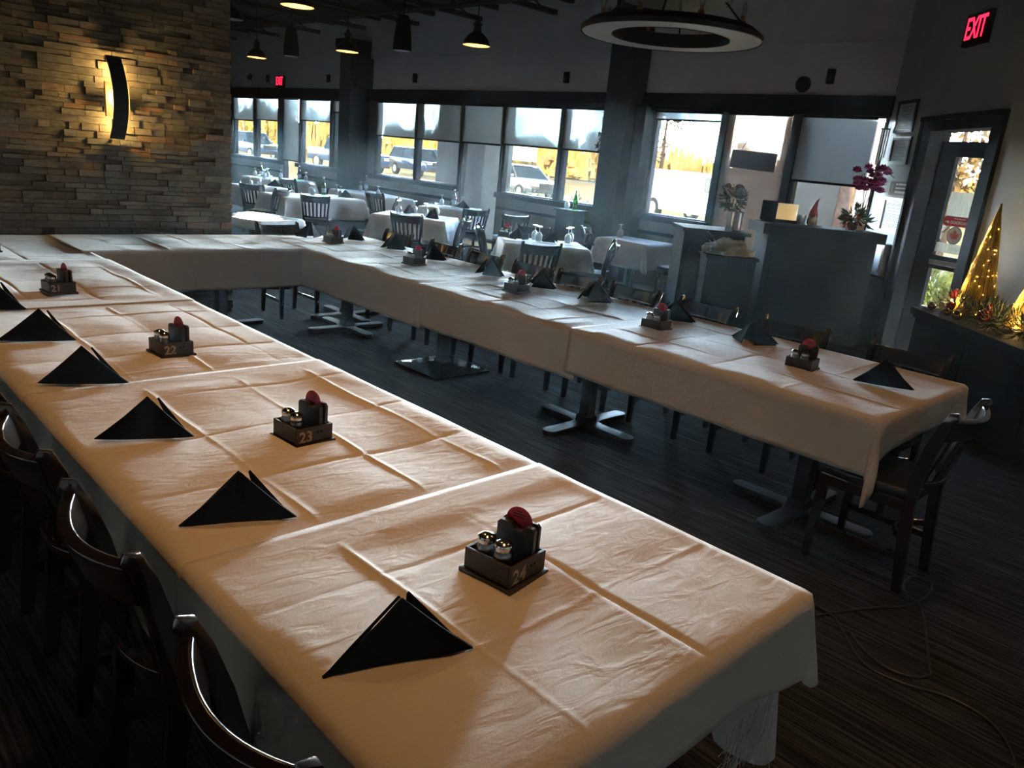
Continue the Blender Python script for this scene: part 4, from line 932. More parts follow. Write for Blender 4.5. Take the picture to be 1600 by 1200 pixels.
# white crumpled bundle of napkins and cutlery
def bundle():
    g = G(); vs = []; n1, n2 = 40, 18
    for j in range(n2 + 1):
        for i in range(n1):
            a = 2 * PI * i / n1; b = PI / 2 * j / n2
            d = Vector((math.cos(a) * math.cos(b), math.sin(a) * math.cos(b), math.sin(b)))
            k = 1 + .30 * noise.noise(d * 2.3) + .2 * abs(noise.noise(d * 6)) 
            vs.append((d.x * .25 * k, d.y * .17 * k, max(0, d.z * .14 * k)))
    g.add(vs, [(j * n1 + i, j * n1 + (i + 1) % n1, (j + 1) * n1 + (i + 1) % n1, (j + 1) * n1 + i) for j in range(n2) for i in range(n1)])
    return g
b = thing('napkin_bundle', 'crumpled white bundle of rolled cutlery on the serving stand', 'bundle', (-4.25, 7.23, .952), PI / 4)
bundle().build('cloth_heap', mat('bundle_white', (.6, .64, .66), .55, nscale=14, namt=.3, bump=.4, bscale=25), b, smooth=40)
rnd = random.Random(9)
for k in range(5): a = rnd.uniform(2.4, 4.0); G().tube([(.1 * math.cos(a), .08 * math.sin(a), .06), (.29 * math.cos(a), .2 * math.sin(a), .09 + .03 * k)], .005, 6).build('cutlery_handle', CHROME, b, smooth=40)
t = thing('metal_bucket', 'brushed bucket with brown side on the counter beside the white bundle', 'bucket', hdp(-.30, .16, 1.162), PI / 4)
G().lathe([(.062, 0), (.066, .004), (.074, .20), (.078, .205), (.074, .21), (.068, .20), (.06, .01), (0, .01)], 24).build('pail', mat('bucket_metal', (.36, .33, .32), .35, .7, nscale=2, namt=.4), t, smooth=40)
G().box((.0, .0, .30), (.15, .012, .13), M=Matrix.Rotation(-.25, 4, 'X')).build('card', mat('cream_card', (.62, .6, .5), .6, nscale=12, namt=.25), t)
t = thing('tablet_screen', 'dark tablet screen tilted on the host desk beside the clear frame', 'tablet', hdp(.10, .35, 1.282), PI / 4 - .3); G().box((0, 0, .13), (.17, .012, .22), M=Matrix.Rotation(.25, 4, 'X')).build('screen', BLKP, t, bev=.004); G().box((0, .05, .012), (.14, .12, .024)).build('stand_foot', BLKP, t)
t = thing('photo_block', 'clear upright frame with pale figures on the host desk', 'frame', hdp(.30, .36, 1.282), PI / 4)
G().box((0, 0, .115), (.235, .05, .20)).build('acrylic_block', GLASS, t, bev=.003); G().box((0, 0, .02), (.25, .07, .035)).build('foot', BLKP, t); G().box((-.04, .0, .10), (.16, .01, .14)).build('picture', mat('beige_print', (.34, .30, .24), .7, nscale=18, namt=.6), t)
t = thing('glass_cup', 'short clear glass with dark contents between the frame and the gnome', 'glass', hdp(.47, .36, 1.282)); G().lathe([(.045, 0), (.052, .01), (.058, .11), (.054, .11), (.047, .012), (0, .012)], 20).build('cup', GLASS, t, smooth=40); G().lathe([(.044, .014), (.05, .07), (0, .08)], 18).build('contents', mat('dark_sweets', (.08, .06, .06), .4, nscale=60, namt=.8), t, smooth=40)
t = thing('gnome_figurine', 'small gnome figurine with tall red hat on the host desk', 'figurine', hdp(.60, .36, 1.282), PI / 4)
G().lathe([(.052, 0), (.06, .03), (.052, .08), (.03, .12), (0, .125)], 20).build('body', mat('gnome_grey', (.36, .33, .3), .9, nscale=40), t, smooth=60)
G().sweep([(0, 0, .10), (0, 0, .16), (.008, 0, .22), (.02, 0, .27), (.04, 0, .305)], [(.056 * math.cos(q * PI / 6), .056 * math.sin(q * PI / 6)) for q in range(12)], upv=(0, 1, 0), scale=[1, .72, .42, .22, .08]).build('pointed_hat', mat('gnome_red', (.26, .05, .06), .9, nscale=30), t, smooth=60)
G().lathe([(0, .03), (.03, .04), (.034, .08), (.02, .11), (0, .115)], 14, Matrix.Translation((0, -.035, 0))).build('beard', mat('gnome_beard', (.6, .57, .52), .95, nscale=50, bump=.5, bscale=60), t, smooth=60); G().lathe([(0, -.014), (.012, -.006), (.013, .004), (0, .014)], 12, Matrix.Translation((0, -.062, .112))).build('nose', mat('gnome_nose', (.5, .34, .26), .7), t, smooth=60)
# vase with mixed flowers
LEAFM = mat('dark_leaf', (.02, .05, .03), .6, nscale=30, namt=.4); LEAFG = mat('green_leaf', (.03, .085, .04), .5, nscale=30, namt=.4)
def blades(g, c, r, n, rnd, l=.06, w=.02, up_=.3):
    for k in range(n):
        d = Vector((rnd.gauss(0, 1), rnd.gauss(0, 1), rnd.gauss(up_, 1))).normalized(); p = Vector(c) + d * r * rnd.random() ** .4
        s = d.cross(Vector((rnd.random(), rnd.random(), rnd.random()))).normalized() * w / 2
        q = p + d * l; mid = p + d * l * .5 + Vector((0, 0, -.15 * l))
        n0 = len(g.v); g.v += [tuple(p), tuple(mid + s), tuple(q), tuple(mid - s)]; g.f += [(n0, n0 + 1, n0 + 2, n0 + 3)]
def bloom(c, r, n, rnd):
    g = G()
    for ring, (m_, el) in enumerate(((n, .35), (n, .8), (n - 2, 1.2))):
        for k in range(m_):
            a = 2 * PI * k / m_ + ring * .5; d = Vector((math.cos(a) * math.cos(el), math.sin(a) * math.cos(el), math.sin(el))); s = Vector((-math.sin(a), math.cos(a), 0)) * r * .38
            p = Vector(c); e_ = p + d * r
            g.add([tuple(p), tuple(p + d * r * .6 + s), tuple(e_ + Vector((0, 0, .1 * r))), tuple(p + d * r * .6 - s)], [(0, 1, 2, 3)])
    return g
rnd = random.Random(12)
t = thing('flower_vase', 'clear glass vase of mixed flowers standing on the side counter', 'vase', (-4.52, 7.62, 1.162))
G().lathe([(.038, 0), (.042, .005), (.04, .1), (.046, .20), (.052, .205), (.046, .2), (.036, .1), (.034, .012), (0, .012)], 20, cap=False).build('vase', GLASS, t, smooth=50)
g = G()
for k in range(12): a = k * .52; g.tube([(.02 * math.cos(a * 3), .02 * math.sin(a * 3), .02), (.03 * math.cos(a), .03 * math.sin(a), .2), (.09 * math.cos(a), .09 * math.sin(a), .34)], .0035, 5)
g.build('stem', LEAFM, t)
g = G(); blades(g, (0, 0, .33), .11, 160, rnd, .075, .028, .2); g.build('foliage', LEAFM, t)
for k in range(9):
    a = k * .7; bloom((.08 * math.cos(a) * (1 if k % 3 else .3), .08 * math.sin(a) * (1 if k % 3 else .3), .37 + .04 * (k % 3)), .048, 8, rnd).build('blossom', mat('dusty_bloom_%d' % (k % 3), ((.16, .12, .12), (.22, .18, .15), (.10, .08, .10))[k % 3], .8), t)
g = G()
for k in range(22): a = rnd.random() * 6.3; r = rnd.uniform(.1, .16); g.tube([(r * .5 * math.cos(a), r * .5 * math.sin(a), .36), (r * math.cos(a), r * math.sin(a), .43 + rnd.uniform(0, .05))], .002, 4); g.lathe([(0, -.006), (.006, 0), (0, .006)], 6, Matrix.Translation((r * math.cos(a), r * math.sin(a), .435 + rnd.uniform(0, .05))))
g.build('filler_sprig', LEAFM, t)
# orchid and poinsettia in pots at the right end of the ledge
t = thing('potted_orchid', 'potted magenta orchid with tall arching stems at the end of the host desk', 'orchid', hdp(1.16, .42, 1.282))
G().lathe([(.05, 0), (.055, .003), (.066, .11), (.07, .115), (.06, .11), (0, .10)], 20).build('pot', mat('cream_pot', (.45, .44, .38), .5, nscale=6), t, smooth=40)
OM = mat('magenta_petal', (.20, .02, .10), .6, nscale=20, namt=.3)
for k, (dx, dy, hh) in enumerate(((-.03, -.02, .62), (.07, .05, .66), (.0, .0, .55))):
    G().tube([(0, 0, .1), (dx * .4, dy * .4, .35), (dx, dy, hh * .85), (dx * 1.8, dy * 1.8, hh), (dx * 3.0, dy * 3.0, hh - .06)], .0035, 5).build('flower_stem', LEAFG, t)
rnd = random.Random(4)
for k in range(34):
    c = (rnd.uniform(-.15, .17), rnd.uniform(-.10, .14), rnd.uniform(.42, .68)); bloom(c, .07, 7, rnd).build('blossom', OM, t)
g = G(); blades(g, (0, 0, .12), .03, 12, rnd, .17, .05, .2); g.build('leaves', LEAFG, t)
t = thing('poinsettia_plant', 'leafy green plant with red bracts beside the orchid pot on the host desk', 'plant', hdp(1.03, .30, 1.282))
G().lathe([(.045, 0), (.055, .08), (.058, .085), (0, .08)], 18).build('pot', mat('foil_red_pot', (.18, .02, .03), .35, .3), t, smooth=40)
g = G(); blades(g, (0, 0, .15), .10, 130, rnd, .08, .035, .1); g.build('foliage', LEAFG, t)
g = G(); blades(g, (0, -.03, .10), .07, 50, rnd, .06, .03, -.2); g.build('red_bracts', mat('bract_red', (.28, .02, .03), .6, nscale=20), t)
# ================================================================== CONSOLE WITH CONE TREES
co = thing('console_cabinet', 'long black console cabinet against the diagonal wall, topped with garland', 'cabinet', tuple(wp(2.95, 0, 0)), RD)
G().box((1.75, -.345, .37), (3.5, .63, .70)).build('body', BLKP, co, bev=.006); G().box((1.75, -.35, .75), (3.58, .70, .06)).build('cabinet_top', BLKP, co, bev=.006)
for k in range(4): G().box((.45 + k * .87, -.668, .42), (.80, .02, .52)).build('door_panel', DESK, co, bev=.008)
G().box((1.75, -.645, .04), (3.5, .03, .08)).build('plinth', BLKP, co, bev=.003); G().box((1.75, -.675, .71), (3.5, .02, .03)).build('moulding', DESK, co, bev=.004)
GOLD = mat('gold_tinsel', (.80, .50, .11), .3, 1., nscale=120, namt=.5, bump=.9, bscale=160)
SPARK = mat('warm_fairy_light', (1, .7, .2), .4, emit=(1, .62, .12), estr=9.)
def cone_tree(u, d, z, h, r, label, seed):
    rnd = random.Random(seed)
    t = thing('cone_tree', label, 'christmas tree', tuple(wp(u, d, z)), RD, 'gold cone trees')
    G().lathe([(r * .9, 0), (r * .86, .02), (.006, h), (0, h)], 32).build('core', mat('dark_gold_core', (.16, .09, .02), .4, .6, nscale=60, namt=.6), t, smooth=40)
    for part in range(1):
        g = G()
        for k in range(150):
            a = 2 * PI * k / 150 + rnd.uniform(-.02, .02); zt = h * (1 - rnd.random() ** 1.6 * .75) ; n = 9
            pts = []
            for q in range(n + 1):
                zz = zt * q / n; rr = r * (1 - zz / h) + .004 + rnd.uniform(-.003, .004); pts.append((rr * math.cos(a + rnd.uniform(-.02, .02)), rr * math.sin(a + rnd.uniform(-.02, .02)), zz))
            g.tube(pts, rnd.uniform(.0012, .0026), 3)
        s = g.build('tinsel_strands', GOLD, t); s['kind'] = 'stuff'
    g = G()
    for k in range(70):
        zz = h * (1 - math.sqrt(rnd.random())) * .98; a = rnd.random() * 6.283; rr = r * (1 - zz / h) + .004
        g.lathe([(0, -.0045), (.0045, 0), (0, .0045)], 6, Matrix.Translation((rr * math.cos(a), rr * math.sin(a), zz)))
    s = g.build('fairy_lights', SPARK, t); s['kind'] = 'stuff'
    for k in range(5): zz = h * (.1 + .17 * k); a = -PI / 2 + rnd.uniform(-1, 1); rr = r * (1 - zz / h) + .04; point('fairy_glow', (rr * math.cos(a), rr * math.sin(a), zz), .9, (1, .62, .2), .015, t)
cone_tree(3.16, .30, .80, .92, .155, 'taller gold tinsel cone tree glowing on the black console', 1); cone_tree(3.80, .28, .80, .46, .13, 'shorter gold tinsel cone tree cut by the picture edge', 2)
rnd = random.Random(21)
gd = thing('fir_garland', 'dark fir garland lying along the console top', 'garland', tuple(wp(2.95, 0, .783)), RD)
g = G()
for k in range(26):
    u = .02 + .085 * k; blades(g, (u, -.36 + .14 * math.sin(k * 1.7), .045), .12, 150, rnd, .095, .012, .5)
s = g.build('needles', mat('fir_needles', (.03, .045, .024), .7, nscale=40, namt=.5), gd); s['kind'] = 'stuff'
G().tube([(.02 + .085 * k, -.36 + .1 * math.sin(k * 1.7), .03) for k in range(26)], .012, 6).build('branch', mat('bark', (.03, .02, .015), .8, nscale=30), gd, smooth=40)
OG = mat('gold_bauble', (.55, .34, .12), .18, 1.); OR = mat('red_bauble', (.30, .01, .025), .15, .6)
for k, (u, d, z, r, m_, l) in enumerate(((3.02, .40, .93, .045, OR, 'dark red bauble at the door end of the garland'), (3.17, .50, .85, .035, OR, 'red bauble in front of the taller cone tree'), (3.10, .62, .825, .035, OG, 'gold bauble at the front edge of the console by the taller tree'),
        (3.36, .62, .82, .03, OG, 'gold bauble on the front edge between the two cone trees'), (3.56, .42, .90, .05, OR, 'large red bauble beside the shorter cone tree'), (3.55, .64, .83, .04, OG, 'gold bauble low at the front edge below the shorter cone tree'), (3.76, .56, .88, .045, OR, 'red bauble at the picture edge in front of the shorter cone tree'))):
    t = thing('bauble', l, 'ornament', tuple(wp(u, d, z)), 0, 'baubles in the garland')
    G().lathe([(r * math.sin(PI * q / 12), -r * math.cos(PI * q / 12)) for q in range(13)], 20).build('ball', m_, t, smooth=60); G().lathe([(r * .22, r * .97), (r * .22, r * 1.18), (0, r * 1.2)], 10).build('cap', mat('bauble_cap', (.5, .4, .2), .3, .9), t)
t = thing('white_dish', 'small white dish at the door end of the console', 'dish', tuple(wp(3.0, .58, .783)), RD); G().lathe([(.04, 0), (.07, .02), (.072, .024), (.035, .008), (0, .008)], 22).build('dish', mat('white_china', (.7, .7, .7), .2, nscale=5, namt=.03), t, smooth=50)
t = thing('ribbon_bow', 'red ribbon bow lying beside the white dish on the console', 'ribbon', tuple(wp(3.08, .50, .783)), RD)
for s in (-1, 1): G().slab(lambda u, v, s=s: (s * (.01 + .075 * math.sin(PI * u * .98)), .03 * math.sin(2 * PI * u) * .6 + (v - .5) * .0, .02 + .035 * v + .02 * math.sin(PI * u)), 14, 2, .003).build('loop', mat('dark_ribbon', (.16, .01, .015), .5, nscale=20), t, smooth=50)
# ================================================================== FLOOR CABLE
P = [(-1.05, 2.96), (-.97, 3.14), (-.90, 3.28), (-.84, 3.38), (-.81, 3.55), (-.83, 3.68), (-.88, 3.70), (-.92, 3.64), (-.90, 3.52), (-.85, 3.46), (-.79, 3.42), (-.73, 3.3), (-.68, 3.17), (-.61, 3.0), (-.59, 2.95), (-.62, 2.88), (-.68, 2.85), (-.73, 2.85), (-.82, 2.89), (-.90, 2.96)]
def smooth_path(P, n=6):
    out = []
    for i in range(len(P) - 1):
        p0, p1, p2, p3 = [Vector((*P[min(max(k, 0), len(P) - 1)], 0)) for k in (i - 1, i, i + 1, i + 2)]
        for q in range(n):
            t = q / n; out.append(.5 * ((2 * p1) + (-p0 + p2) * t + (2 * p0 - 5 * p1 + 4 * p2 - p3) * t * t + (-p0 + 3 * p1 - 3 * p2 + p3) * t ** 3))
    out.append(Vector((*P[-1], 0))); return out
CAB = mat('black_rubber_cable', (.02, .02, .021), .4, nscale=20)
pp = smooth_path(P); o = G().tube([(p.x, p.y, .006 + (.010 if 30 < i < 60 else 0)) for i, p in enumerate(pp)], .005, 8).build('floor_cable', CAB, smooth=40); tag(o, 'thin black cable looping on the carpet beside the end chair', 'cable')
pp = smooth_path([(-1.12, 3.05), (-1.0, 3.02), (-.92, 2.94), (-.78, 2.80), (-.64, 2.80), (-.5, 2.86), (-.36, 2.84), (-.26, 2.72), (-.18, 2.5)]); o = G().tube([(p.x, p.y, .006) for p in pp], .005, 8).build('floor_cable', CAB, smooth=40); tag(o, 'second black cable trailing off across the carpet toward the picture corner', 'cable')
# ================================================================== OUTDOORS
GZ = -.06
ASPH = mat('asphalt', (.26, .205, .11), .95, spec=0., nscale=.25, namt=.2, bump=.3, bscale=40); DRYG = mat('dry_grass', (.10, .066, .016), .95, nscale=.6, namt=.35, bump=.6, bscale=6)
GRN = mat('mown_grass', (.05, .058, .008), .95, nscale=.5, namt=.3, bump=.5, bscale=8)
struct('ground_lot', G().box((-70, 60, GZ - .1), (260, 99.8, .2)), ASPH, 'pale parking lot and road')
o = G().box((-90, 66, GZ + .03), (300, 16, .1)).build('ground_verge', GRN); o['kind'] = 'structure'; o['label'] = 'green mown verge'
o = G().box((-120, 160, GZ + .05), (560, 130, .3)).build('ground_field', DRYG); o['kind'] = 'structure'; o['label'] = 'dry golden field'
o = G().box((-90, 57.6, GZ + .06), (300, .3, .14)).build('kerb', mat('concrete_kerb', (.2, .19, .17), .9, nscale=2)); o['kind'] = 'structure'
# roof overhang outside that shades the panes is just the ceiling slab; outdoor pier near the glass
PIER = mat('grey_stucco', (.13, .135, .14), .85, nscale=2.2, namt=.25, stretch=(1, 1, .5), bump=.3, bscale=40)
o = G().box((-12.98, 11.2, 1.6), (1.55, .8, 3.4)).build('outdoor_pier', PIER, bev=.02); o['kind'] = 'structure'; o['label'] = 'grey pier outside the windows'
o = G().box((-5.82, 12.0, 1.3), (1.05, .25, 2.8)).build('outdoor_screen_wall', mat('pale_siding', (.13, .125, .12), .7, nscale=1, namt=.08, stretch=(.3, 1, 6))); o['kind'] = 'structure'
o = G().box((-5.2, 12.05, 1.3), (.2, .3, 2.8)).build('outdoor_brick_post', mat('brown_brick', (.22, .15, .12), .9, nscale=9, namt=.4)); o['kind'] = 'structure'
o = G().box((-4.98, 12.1, 1.3), (.22, .2, 2.8)).build('outdoor_trim_post', mat('lilac_grey_board', (.36, .35, .42), .8, nscale=3)); o['kind'] = 'structure'
o = G().box((.6, 17.5, 1.4), (11.1, .4, 3.0)).build('outdoor_yellow_brick_wall', mat('yellow_brick', (.22, .155, .06), .9, nscale=7, namt=.35, stretch=(1, 1, 3))); o['kind'] = 'structure'
o = G().box((.8, 17.3, 3.1), (11.6, 1.2, .4)).build('outdoor_eave', mat('pale_fascia', (.3, .3, .3), .7)); o['kind'] = 'structure'
o = G().box((-.2, 11.4, 2.95), (3.6, 3.2, .2), -PI / 4).build('outdoor_sky_blocker', mat('sky_blocker_grey', (.2, .2, .2), .8)); o['kind'] = 'structure'  # slab added over the door to cut sky light reaching the desk
o = G().box((6.4, 10.6, 1.9), (.4, 14, 4.0)).build('outdoor_light_blocker', mat('blocker_tan', (.2, .15, .1), .9, nscale=7, namt=.3)); o['kind'] = 'structure'  # unseen wall added to block light through the door onto the desk
# vehicles
CGL = mat('car_glass', (.03, .045, .06), .06, nscale=2, namt=.2, coat=1.); TYRE = mat('tyre_rubber', (.02, .02, .02), .8, nscale=20); HUB = mat('wheel_alloy', (.5, .5, .5), .3, .8, nscale=10); LAMPM = mat('headlight', (.8, .8, .78), .15, nscale=10, namt=.05, coat=1.); PLAS = mat('dark_plastic', (.03, .03, .03), .5)
KINDS_ = dict(
 sedan=dict(body=[(-2.3, .35), (2.3, .35), (2.35, .6), (2.15, .78), (1.1, .92), (-1.4, .95), (-2.2, .9), (-2.35, .65)], cab=[(1.05, .9), (.35, 1.4), (-.9, 1.43), (-1.75, .93)], w=.9, wh=(1.4, -1.4), r=.33),
 suv=dict(body=[(-2.3, .4), (2.25, .4), (2.35, .7), (2.25, .98), (1.05, 1.08), (-2.2, 1.1), (-2.35, .8)], cab=[(1.0, 1.05), (.45, 1.68), (-1.95, 1.70), (-2.25, 1.08)], w=.95, wh=(1.42, -1.42), r=.37),
 pickup=dict(body=[(-2.8, .5), (2.7, .5), (2.8, .8), (2.7, 1.12), (1.3, 1.2), (-2.8, 1.2)], cab=[(1.25, 1.17), (.7, 1.85), (-.9, 1.87), (-1.15, 1.17)], w=1.0, wh=(1.85, -1.8), r=.42),
 van=dict(body=[(-3.1, .38), (3.0, .38), (3.1, .7), (3.0, 1.05), (2.2, 1.18), (1.55, 1.78), (1.3, 1.84), (-3.1, 1.84)], cab=[(2.12, 1.20), (1.58, 1.70), (.75, 1.70), (.75, 1.20)], w=1.02, wh=(2.1, -2.1), r=.40))
def vehicle(kind, name, x, y, hd_, paint, label, cat):
    k = KINDS_[kind]; t = thing(name, label, cat, (x, y, GZ), hd_, None)
    w = k['w']; mm = basis((0, w, 0), (1, 0, 0), (0, 0, 1))
    G().prism(k['body'], 2 * w, mm).build('body_shell', paint, t, bev=.06, smooth=40)
    cb = k['cab']; g = G(); n = len(cb); zt = max(z for _, z in cb)
    vs = []
    for s in (-1, 1):
        for px, pz in cb:
            ww = w * (.98 if kind == 'van' else (.94 if pz < zt - .2 else .76)) + (.025 if kind == 'van' else 0); vs.append((px, s * ww, pz))
    g.add(vs, [tuple(range(n)), tuple(range(2 * n - 1, n - 1, -1))] + [(i, n + i, n + (i + 1) % n, (i + 1) % n) for i in range(n)]); g.build('window_glass', CGL, t, bev=.02)
    if kind != 'van':
        tp = [p for p in cb if p[1] > zt - .06]; xa, xb = max(p[0] for p in tp), min(p[0] for p in tp)
        G().box(((xa + xb) / 2, 0, zt + .005), (xa - xb + .1, w * 1.5, .05)).build('roof', paint, t, bev=.02)
        g = G()
        for s in (-1, 1):
            for (ax, az), (bx, bz) in ((cb[0], cb[1]), (cb[-1], cb[-2]), (((cb[1][0] + cb[2][0]) / 2, cb[0][1]), ((cb[1][0] + cb[2][0]) / 2, zt))): g.tube([(ax, s * w * .95, az), (bx, s * w * .77, bz)], .04, 6)
        g.build('window_pillars', paint, t, smooth=40)
    for wx in k['wh']:
        for s in (-1, 1):
            mw = basis((wx, s * (w - .09), k['r']), (1, 0, 0), (0, 0, 1))
            r = k['r']; wt = G().lathe([(r * .6, -.11), (r * .95, -.11), (r, -.08), (r, .08), (r * .95, .11), (r * .6, .11)], 28, mw).build('wheel', TYRE, t, smooth=40)
            G().lathe([(0, -.115), (r * .62, -.115), (r * .62, .115), (0, .115)], 14, mw).build('hub', HUB, wt, smooth=30)
    fx = max(p[0] for p in k['body'])
    hz = .72 if kind == 'sedan' else .9
    for s in (-1, 1): G().box((fx - .06, s * w * .74, hz), (.14, .34, .16)).build('headlight', LAMPM, t, bev=.02)
    G().box((fx - .0, 0, hz - .05), (.07, w * 1.0, .22)).build('grille', PLAS, t, bev=.01); G().box((fx - .0, 0, .47), (.12, w * 1.9, .16)).build('bumper', PLAS if kind != 'van' else paint, t, bev=.03)
    for s in (-1, 1): G().box((cb[0][0] - .25, s * (w + .07), cb[0][1] + .1), (.14, .14, .12)).build('mirror', paint, t, bev=.02)
    return t
PB = mat('car_blue', (.03, .07, .16), .18, nscale=1, namt=.1, coat=1.); PN = mat('car_navy', (.025, .045, .10), .18, nscale=1, namt=.1, coat=1.); PS = mat('car_silver', (.2, .205, .21), .22, .4, nscale=1, namt=.05, coat=1.); PW = mat('car_white', (.80, .80, .80), .25, nscale=1, namt=.03, coat=1.); PG = mat('car_grey', (.22, .23, .24), .2, .3, nscale=1, namt=.05, coat=1.)
vehicle('pickup', 'pickup_truck', -42.6, 26.6, math.radians(5), PB, 'blue pickup truck parked outside the window left of the first pillar', 'truck'); vehicle('suv', 'parked_car', -41.2, 31.0, math.radians(-5), PN, 'navy blue car parked outside, right of the first pillar', 'car')
vehicle('sedan', 'parked_car', -26.3, 25.6, math.radians(-12), PS, 'silver sedan parked outside behind the outdoor pier', 'car'); vehicle('van', 'cargo_van', -16.0, 25.4, math.radians(-17), PW, 'long white van parked outside the brightest window', 'van')
vehicle('suv', 'parked_car', -64, 50, math.radians(10), PB, 'small distant blue car beyond the lot', 'car'); vehicle('suv', 'parked_car', -52.5, 25.2, math.radians(3), PB, 'blue car seen past the stone wall edge', 'car'); vehicle('sedan', 'parked_car', -20.2, 40.5, math.radians(-10), PG, 'grey car beyond the white van, seen through the sheer screen', 'car')
# roadside sign, blue letters sign
t = thing('roadside_sign', 'white roadside sign board on two legs by the verge', 'sign', (-60.5, 58.5, 0), .6); G().box((0, 0, 2.2), (3.6, .1, 1.6)).build('board', mat('white_board', (.75, .75, .75), .5), t); 
for s in (-1, 1): G().box((s * 1.4, 0, .7), (.12, .12, 1.6)).build('post', PLAS, t)
# utility pole and trees
BARK = mat('tree_bark', (.07, .05, .04), .9, nscale=3, namt=.3)
LV = [mat('autumn_leaf_%d' % i, c, .9, nscale=.8, namt=.35) for i, c in enumerate(((.16, .085, .025), (.19, .12, .045), (.13, .095, .05)))]
def tree_mesh(seed, h):
    rnd = random.Random(seed); gt = G(); gl = G()
    gt.tube([(0, 0, -.2), (.1, 0, h * .3), (0, .1, h * .6), (.05, 0, h * .97)], .022 * h, 7, scale=[1.2, .9, .55, .1])
    for k in range(16):
        a = rnd.random() * 6.28; z0 = h * rnd.uniform(.22, .8); L = h * rnd.uniform(.14, .30) * (1.1 - z0 / h * .6)
        e = (L * math.cos(a), L * math.sin(a), z0 + L * rnd.uniform(.4, .9))
        gt.tube([(0, 0, z0), (e[0] * .5, e[1] * .5, z0 + (e[2] - z0) * .35), e], .006 * h, 5, scale=[1, .7, .2])
        blades(gl, (e[0] * .8, e[1] * .8, e[2]), h * .13, 46, rnd, h * .035, h * .03, .2)
    blades(gl, (0, 0, h * .82), h * .16, 80, rnd, h * .035, h * .03, .2)
    return gt, gl
protos = []
for i in range(4):
    t = thing('autumn_tree', 'x', 'tree', (0, 0, -300), 0, 'autumn trees beyond the road')
    a, b = tree_mesh(40 + i, 11); a.build('trunk', BARK, t, smooth=40); b.build('crown', LV[i % 3], t); protos.append(t)
rnd = random.Random(77); used = set(); cnt = 0
def tree(x, y, s, label=None):
    global cnt
    i = cnt % 4; cnt += 1
    lab = label or 'brown autumn tree in the row of trees beyond the road'
    if i not in used:
        used.add(i); t = protos[i]; t.location = (x, y, 0); t.rotation_euler = (0, 0, rnd.random() * 6); t['label'] = lab
    else: t = dup(protos[i], (x, y, 0), rnd.random() * 6, lab)
    t.scale = (s, s, s)
for k in range(34):
    az = math.radians(-76 + k * 1.75); D = (98, 112, 126)[k % 3]; tree(D * math.sin(az), D * math.cos(az), rnd.uniform(.42, .62) * D / 100)
for az, D, s, l in ((-36.0, 72, .95, 'tall autumn tree showing through the screen beside the second pillar'), (-39.5, 80, .8, 'autumn tree standing behind the verge left of the second pillar'), (-25.5, 70, 1.0, 'tall autumn tree seen through the sheer screen behind the hanging board')):
    a = math.radians(az); tree(D * math.sin(a), D * math.cos(a), s, l)
tree(-4.9, 15.6, .38, 'slender bare tree outside the exit door'); 
# dense golden brush along the field edge
g = G(); rnd = random.Random(8)
for k in range(5200):
    az = math.radians(rnd.uniform(-80, -12)); D = rnd.uniform(86, 94); hh = rnd.uniform(1.6, 4.0) + 2.0 * max(0, noise.noise(Vector((az * 22, 0, 0)))); z0 = rnd.uniform(-.1, hh * .55)
    x, y = D * math.sin(az), D * math.cos(az); w_ = rnd.uniform(.12, .5); dx, dy = math.cos(az) * w_, -math.sin(az) * w_; tl = rnd.uniform(-.5, .5)
    g.add([(x - dx, y - dy, z0), (x + dx, y + dy, z0), (x + dx * .4 + tl, y + dy * .4, z0 + hh * .5), (x + tl, y, z0 + hh * .62), (x - dx * .4 + tl, y - dy * .4, z0 + hh * .45)], [(0, 1, 2, 3, 4)])
o = g.build('brush_thicket', mat('golden_brush', (.42, .26, .085), .95, nscale=.7, namt=.45)); tag(o, 'golden brown brush thicket along the far edge of the field', 'brush', kind='stuff')
BUSHG = mat('green_shrub_leaf', (.07, .14, .035), .7, nscale=8, namt=.5)
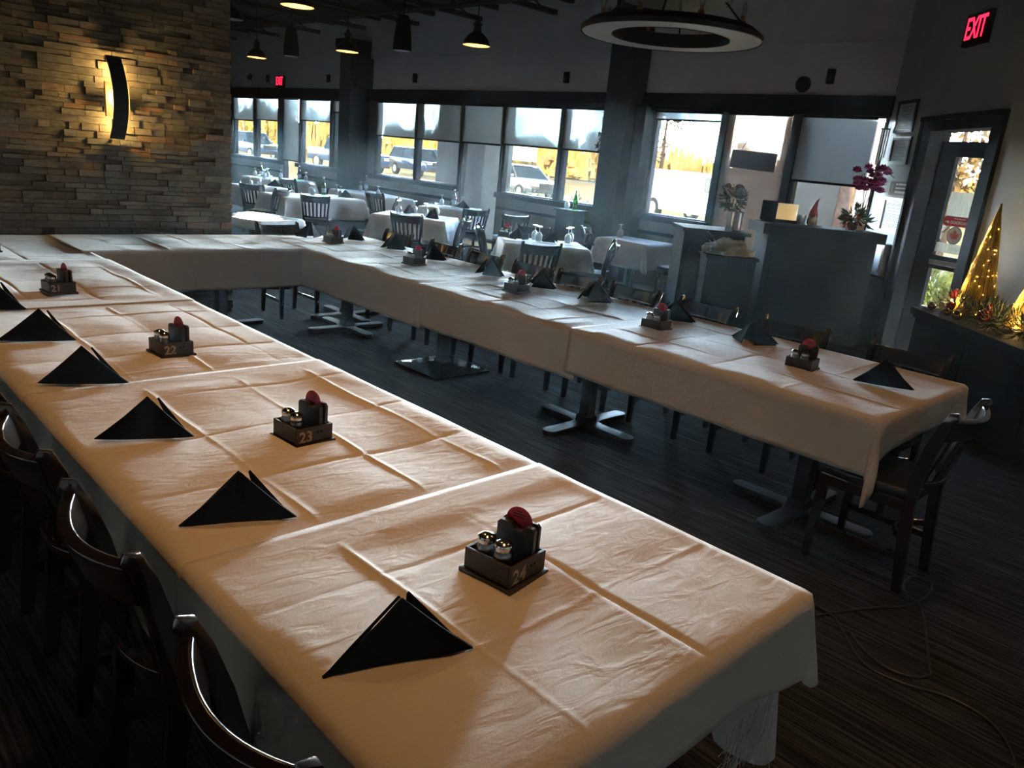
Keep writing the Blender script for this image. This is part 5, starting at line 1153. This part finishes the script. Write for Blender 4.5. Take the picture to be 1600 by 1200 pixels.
def shrub(x, y, r, h, label, m_=None, n=500, s=.16):
    rnd = random.Random(int(x * 10)); t = thing('shrub', label, 'shrub', (x, y, GZ), 0); g = G()
    for q in range(6): blades(g, (rnd.uniform(-r, r) * .5, rnd.uniform(-r, r) * .5, h * rnd.uniform(.3, .75)), r * .6, n // 6, rnd, s, s * .5, .3)
    g.build('foliage', m_ or BUSHG, t)
    G().tube([(0, 0, 0), (0, 0, h * .5)], .03, 6).build('stem', BARK, t)
shrub(-2.75, 11.9, .6, 1.05, 'green shrub outside the lower pane of the exit door'); shrub(-3.75, 11.9, .45, .85, 'rounded shrub outside the hinge side of the exit door', mat('olive_shrub_leaf', (.16, .20, .06), .7, nscale=8, namt=.4))
shrub(-64, 31, 2.4, 2.0, 'yellow bush outside the far windows by the stone wall', mat('yellow_shrub_leaf', (.22, .18, .02), .8, nscale=3, namt=.3), 500, .4)
# evergreen planter outside the window
t = thing('planter_box', 'planter with frosty evergreen sprigs just outside the windows', 'planter', (-10.2, 10.55, GZ)); G().box((0, 0, .5), (2.2, .3, 1.0)).build('trough', mat('planter_grey', (.3, .3, .3), .8), t, bev=.02)
g = G(); rnd = random.Random(6)
for k in range(12): blades(g, (-1 + k * .18, 0, 1.06 + .05 * math.sin(k * 2.1)), .10, 50, rnd, .11, .018, .5)
g.build('evergreen_sprigs', mat('frosty_evergreen', (.12, .2, .17), .8, nscale=20, namt=.5), t)
# ================================================================== HAZE VOLUME ADDED FOR THE VEILING GLARE
hz = bpy.data.materials.new('veil_haze'); hz.use_nodes = True; t = hz.node_tree; t.nodes.clear()
o_ = t.nodes.new('ShaderNodeOutputMaterial'); v_ = t.nodes.new('ShaderNodeVolumeScatter'); v_.inputs['Color'].default_value = (.72, .90, 1, 1); v_.inputs['Density'].default_value = .0022; v_.inputs['Anisotropy'].default_value = .55
t.links.new(v_.outputs[0], o_.inputs['Volume'])
o = G().prism([(-22.3, -4.1), (2.5, -4.1), (2.5, 3.6), (-3.8, 9.94), (-22.3, 9.94)], 4.3, z0=-.05).build('haze', hz); tag(o, 'thin bluish haze volume added for the veiling glare of the windows', 'haze', kind='stuff')
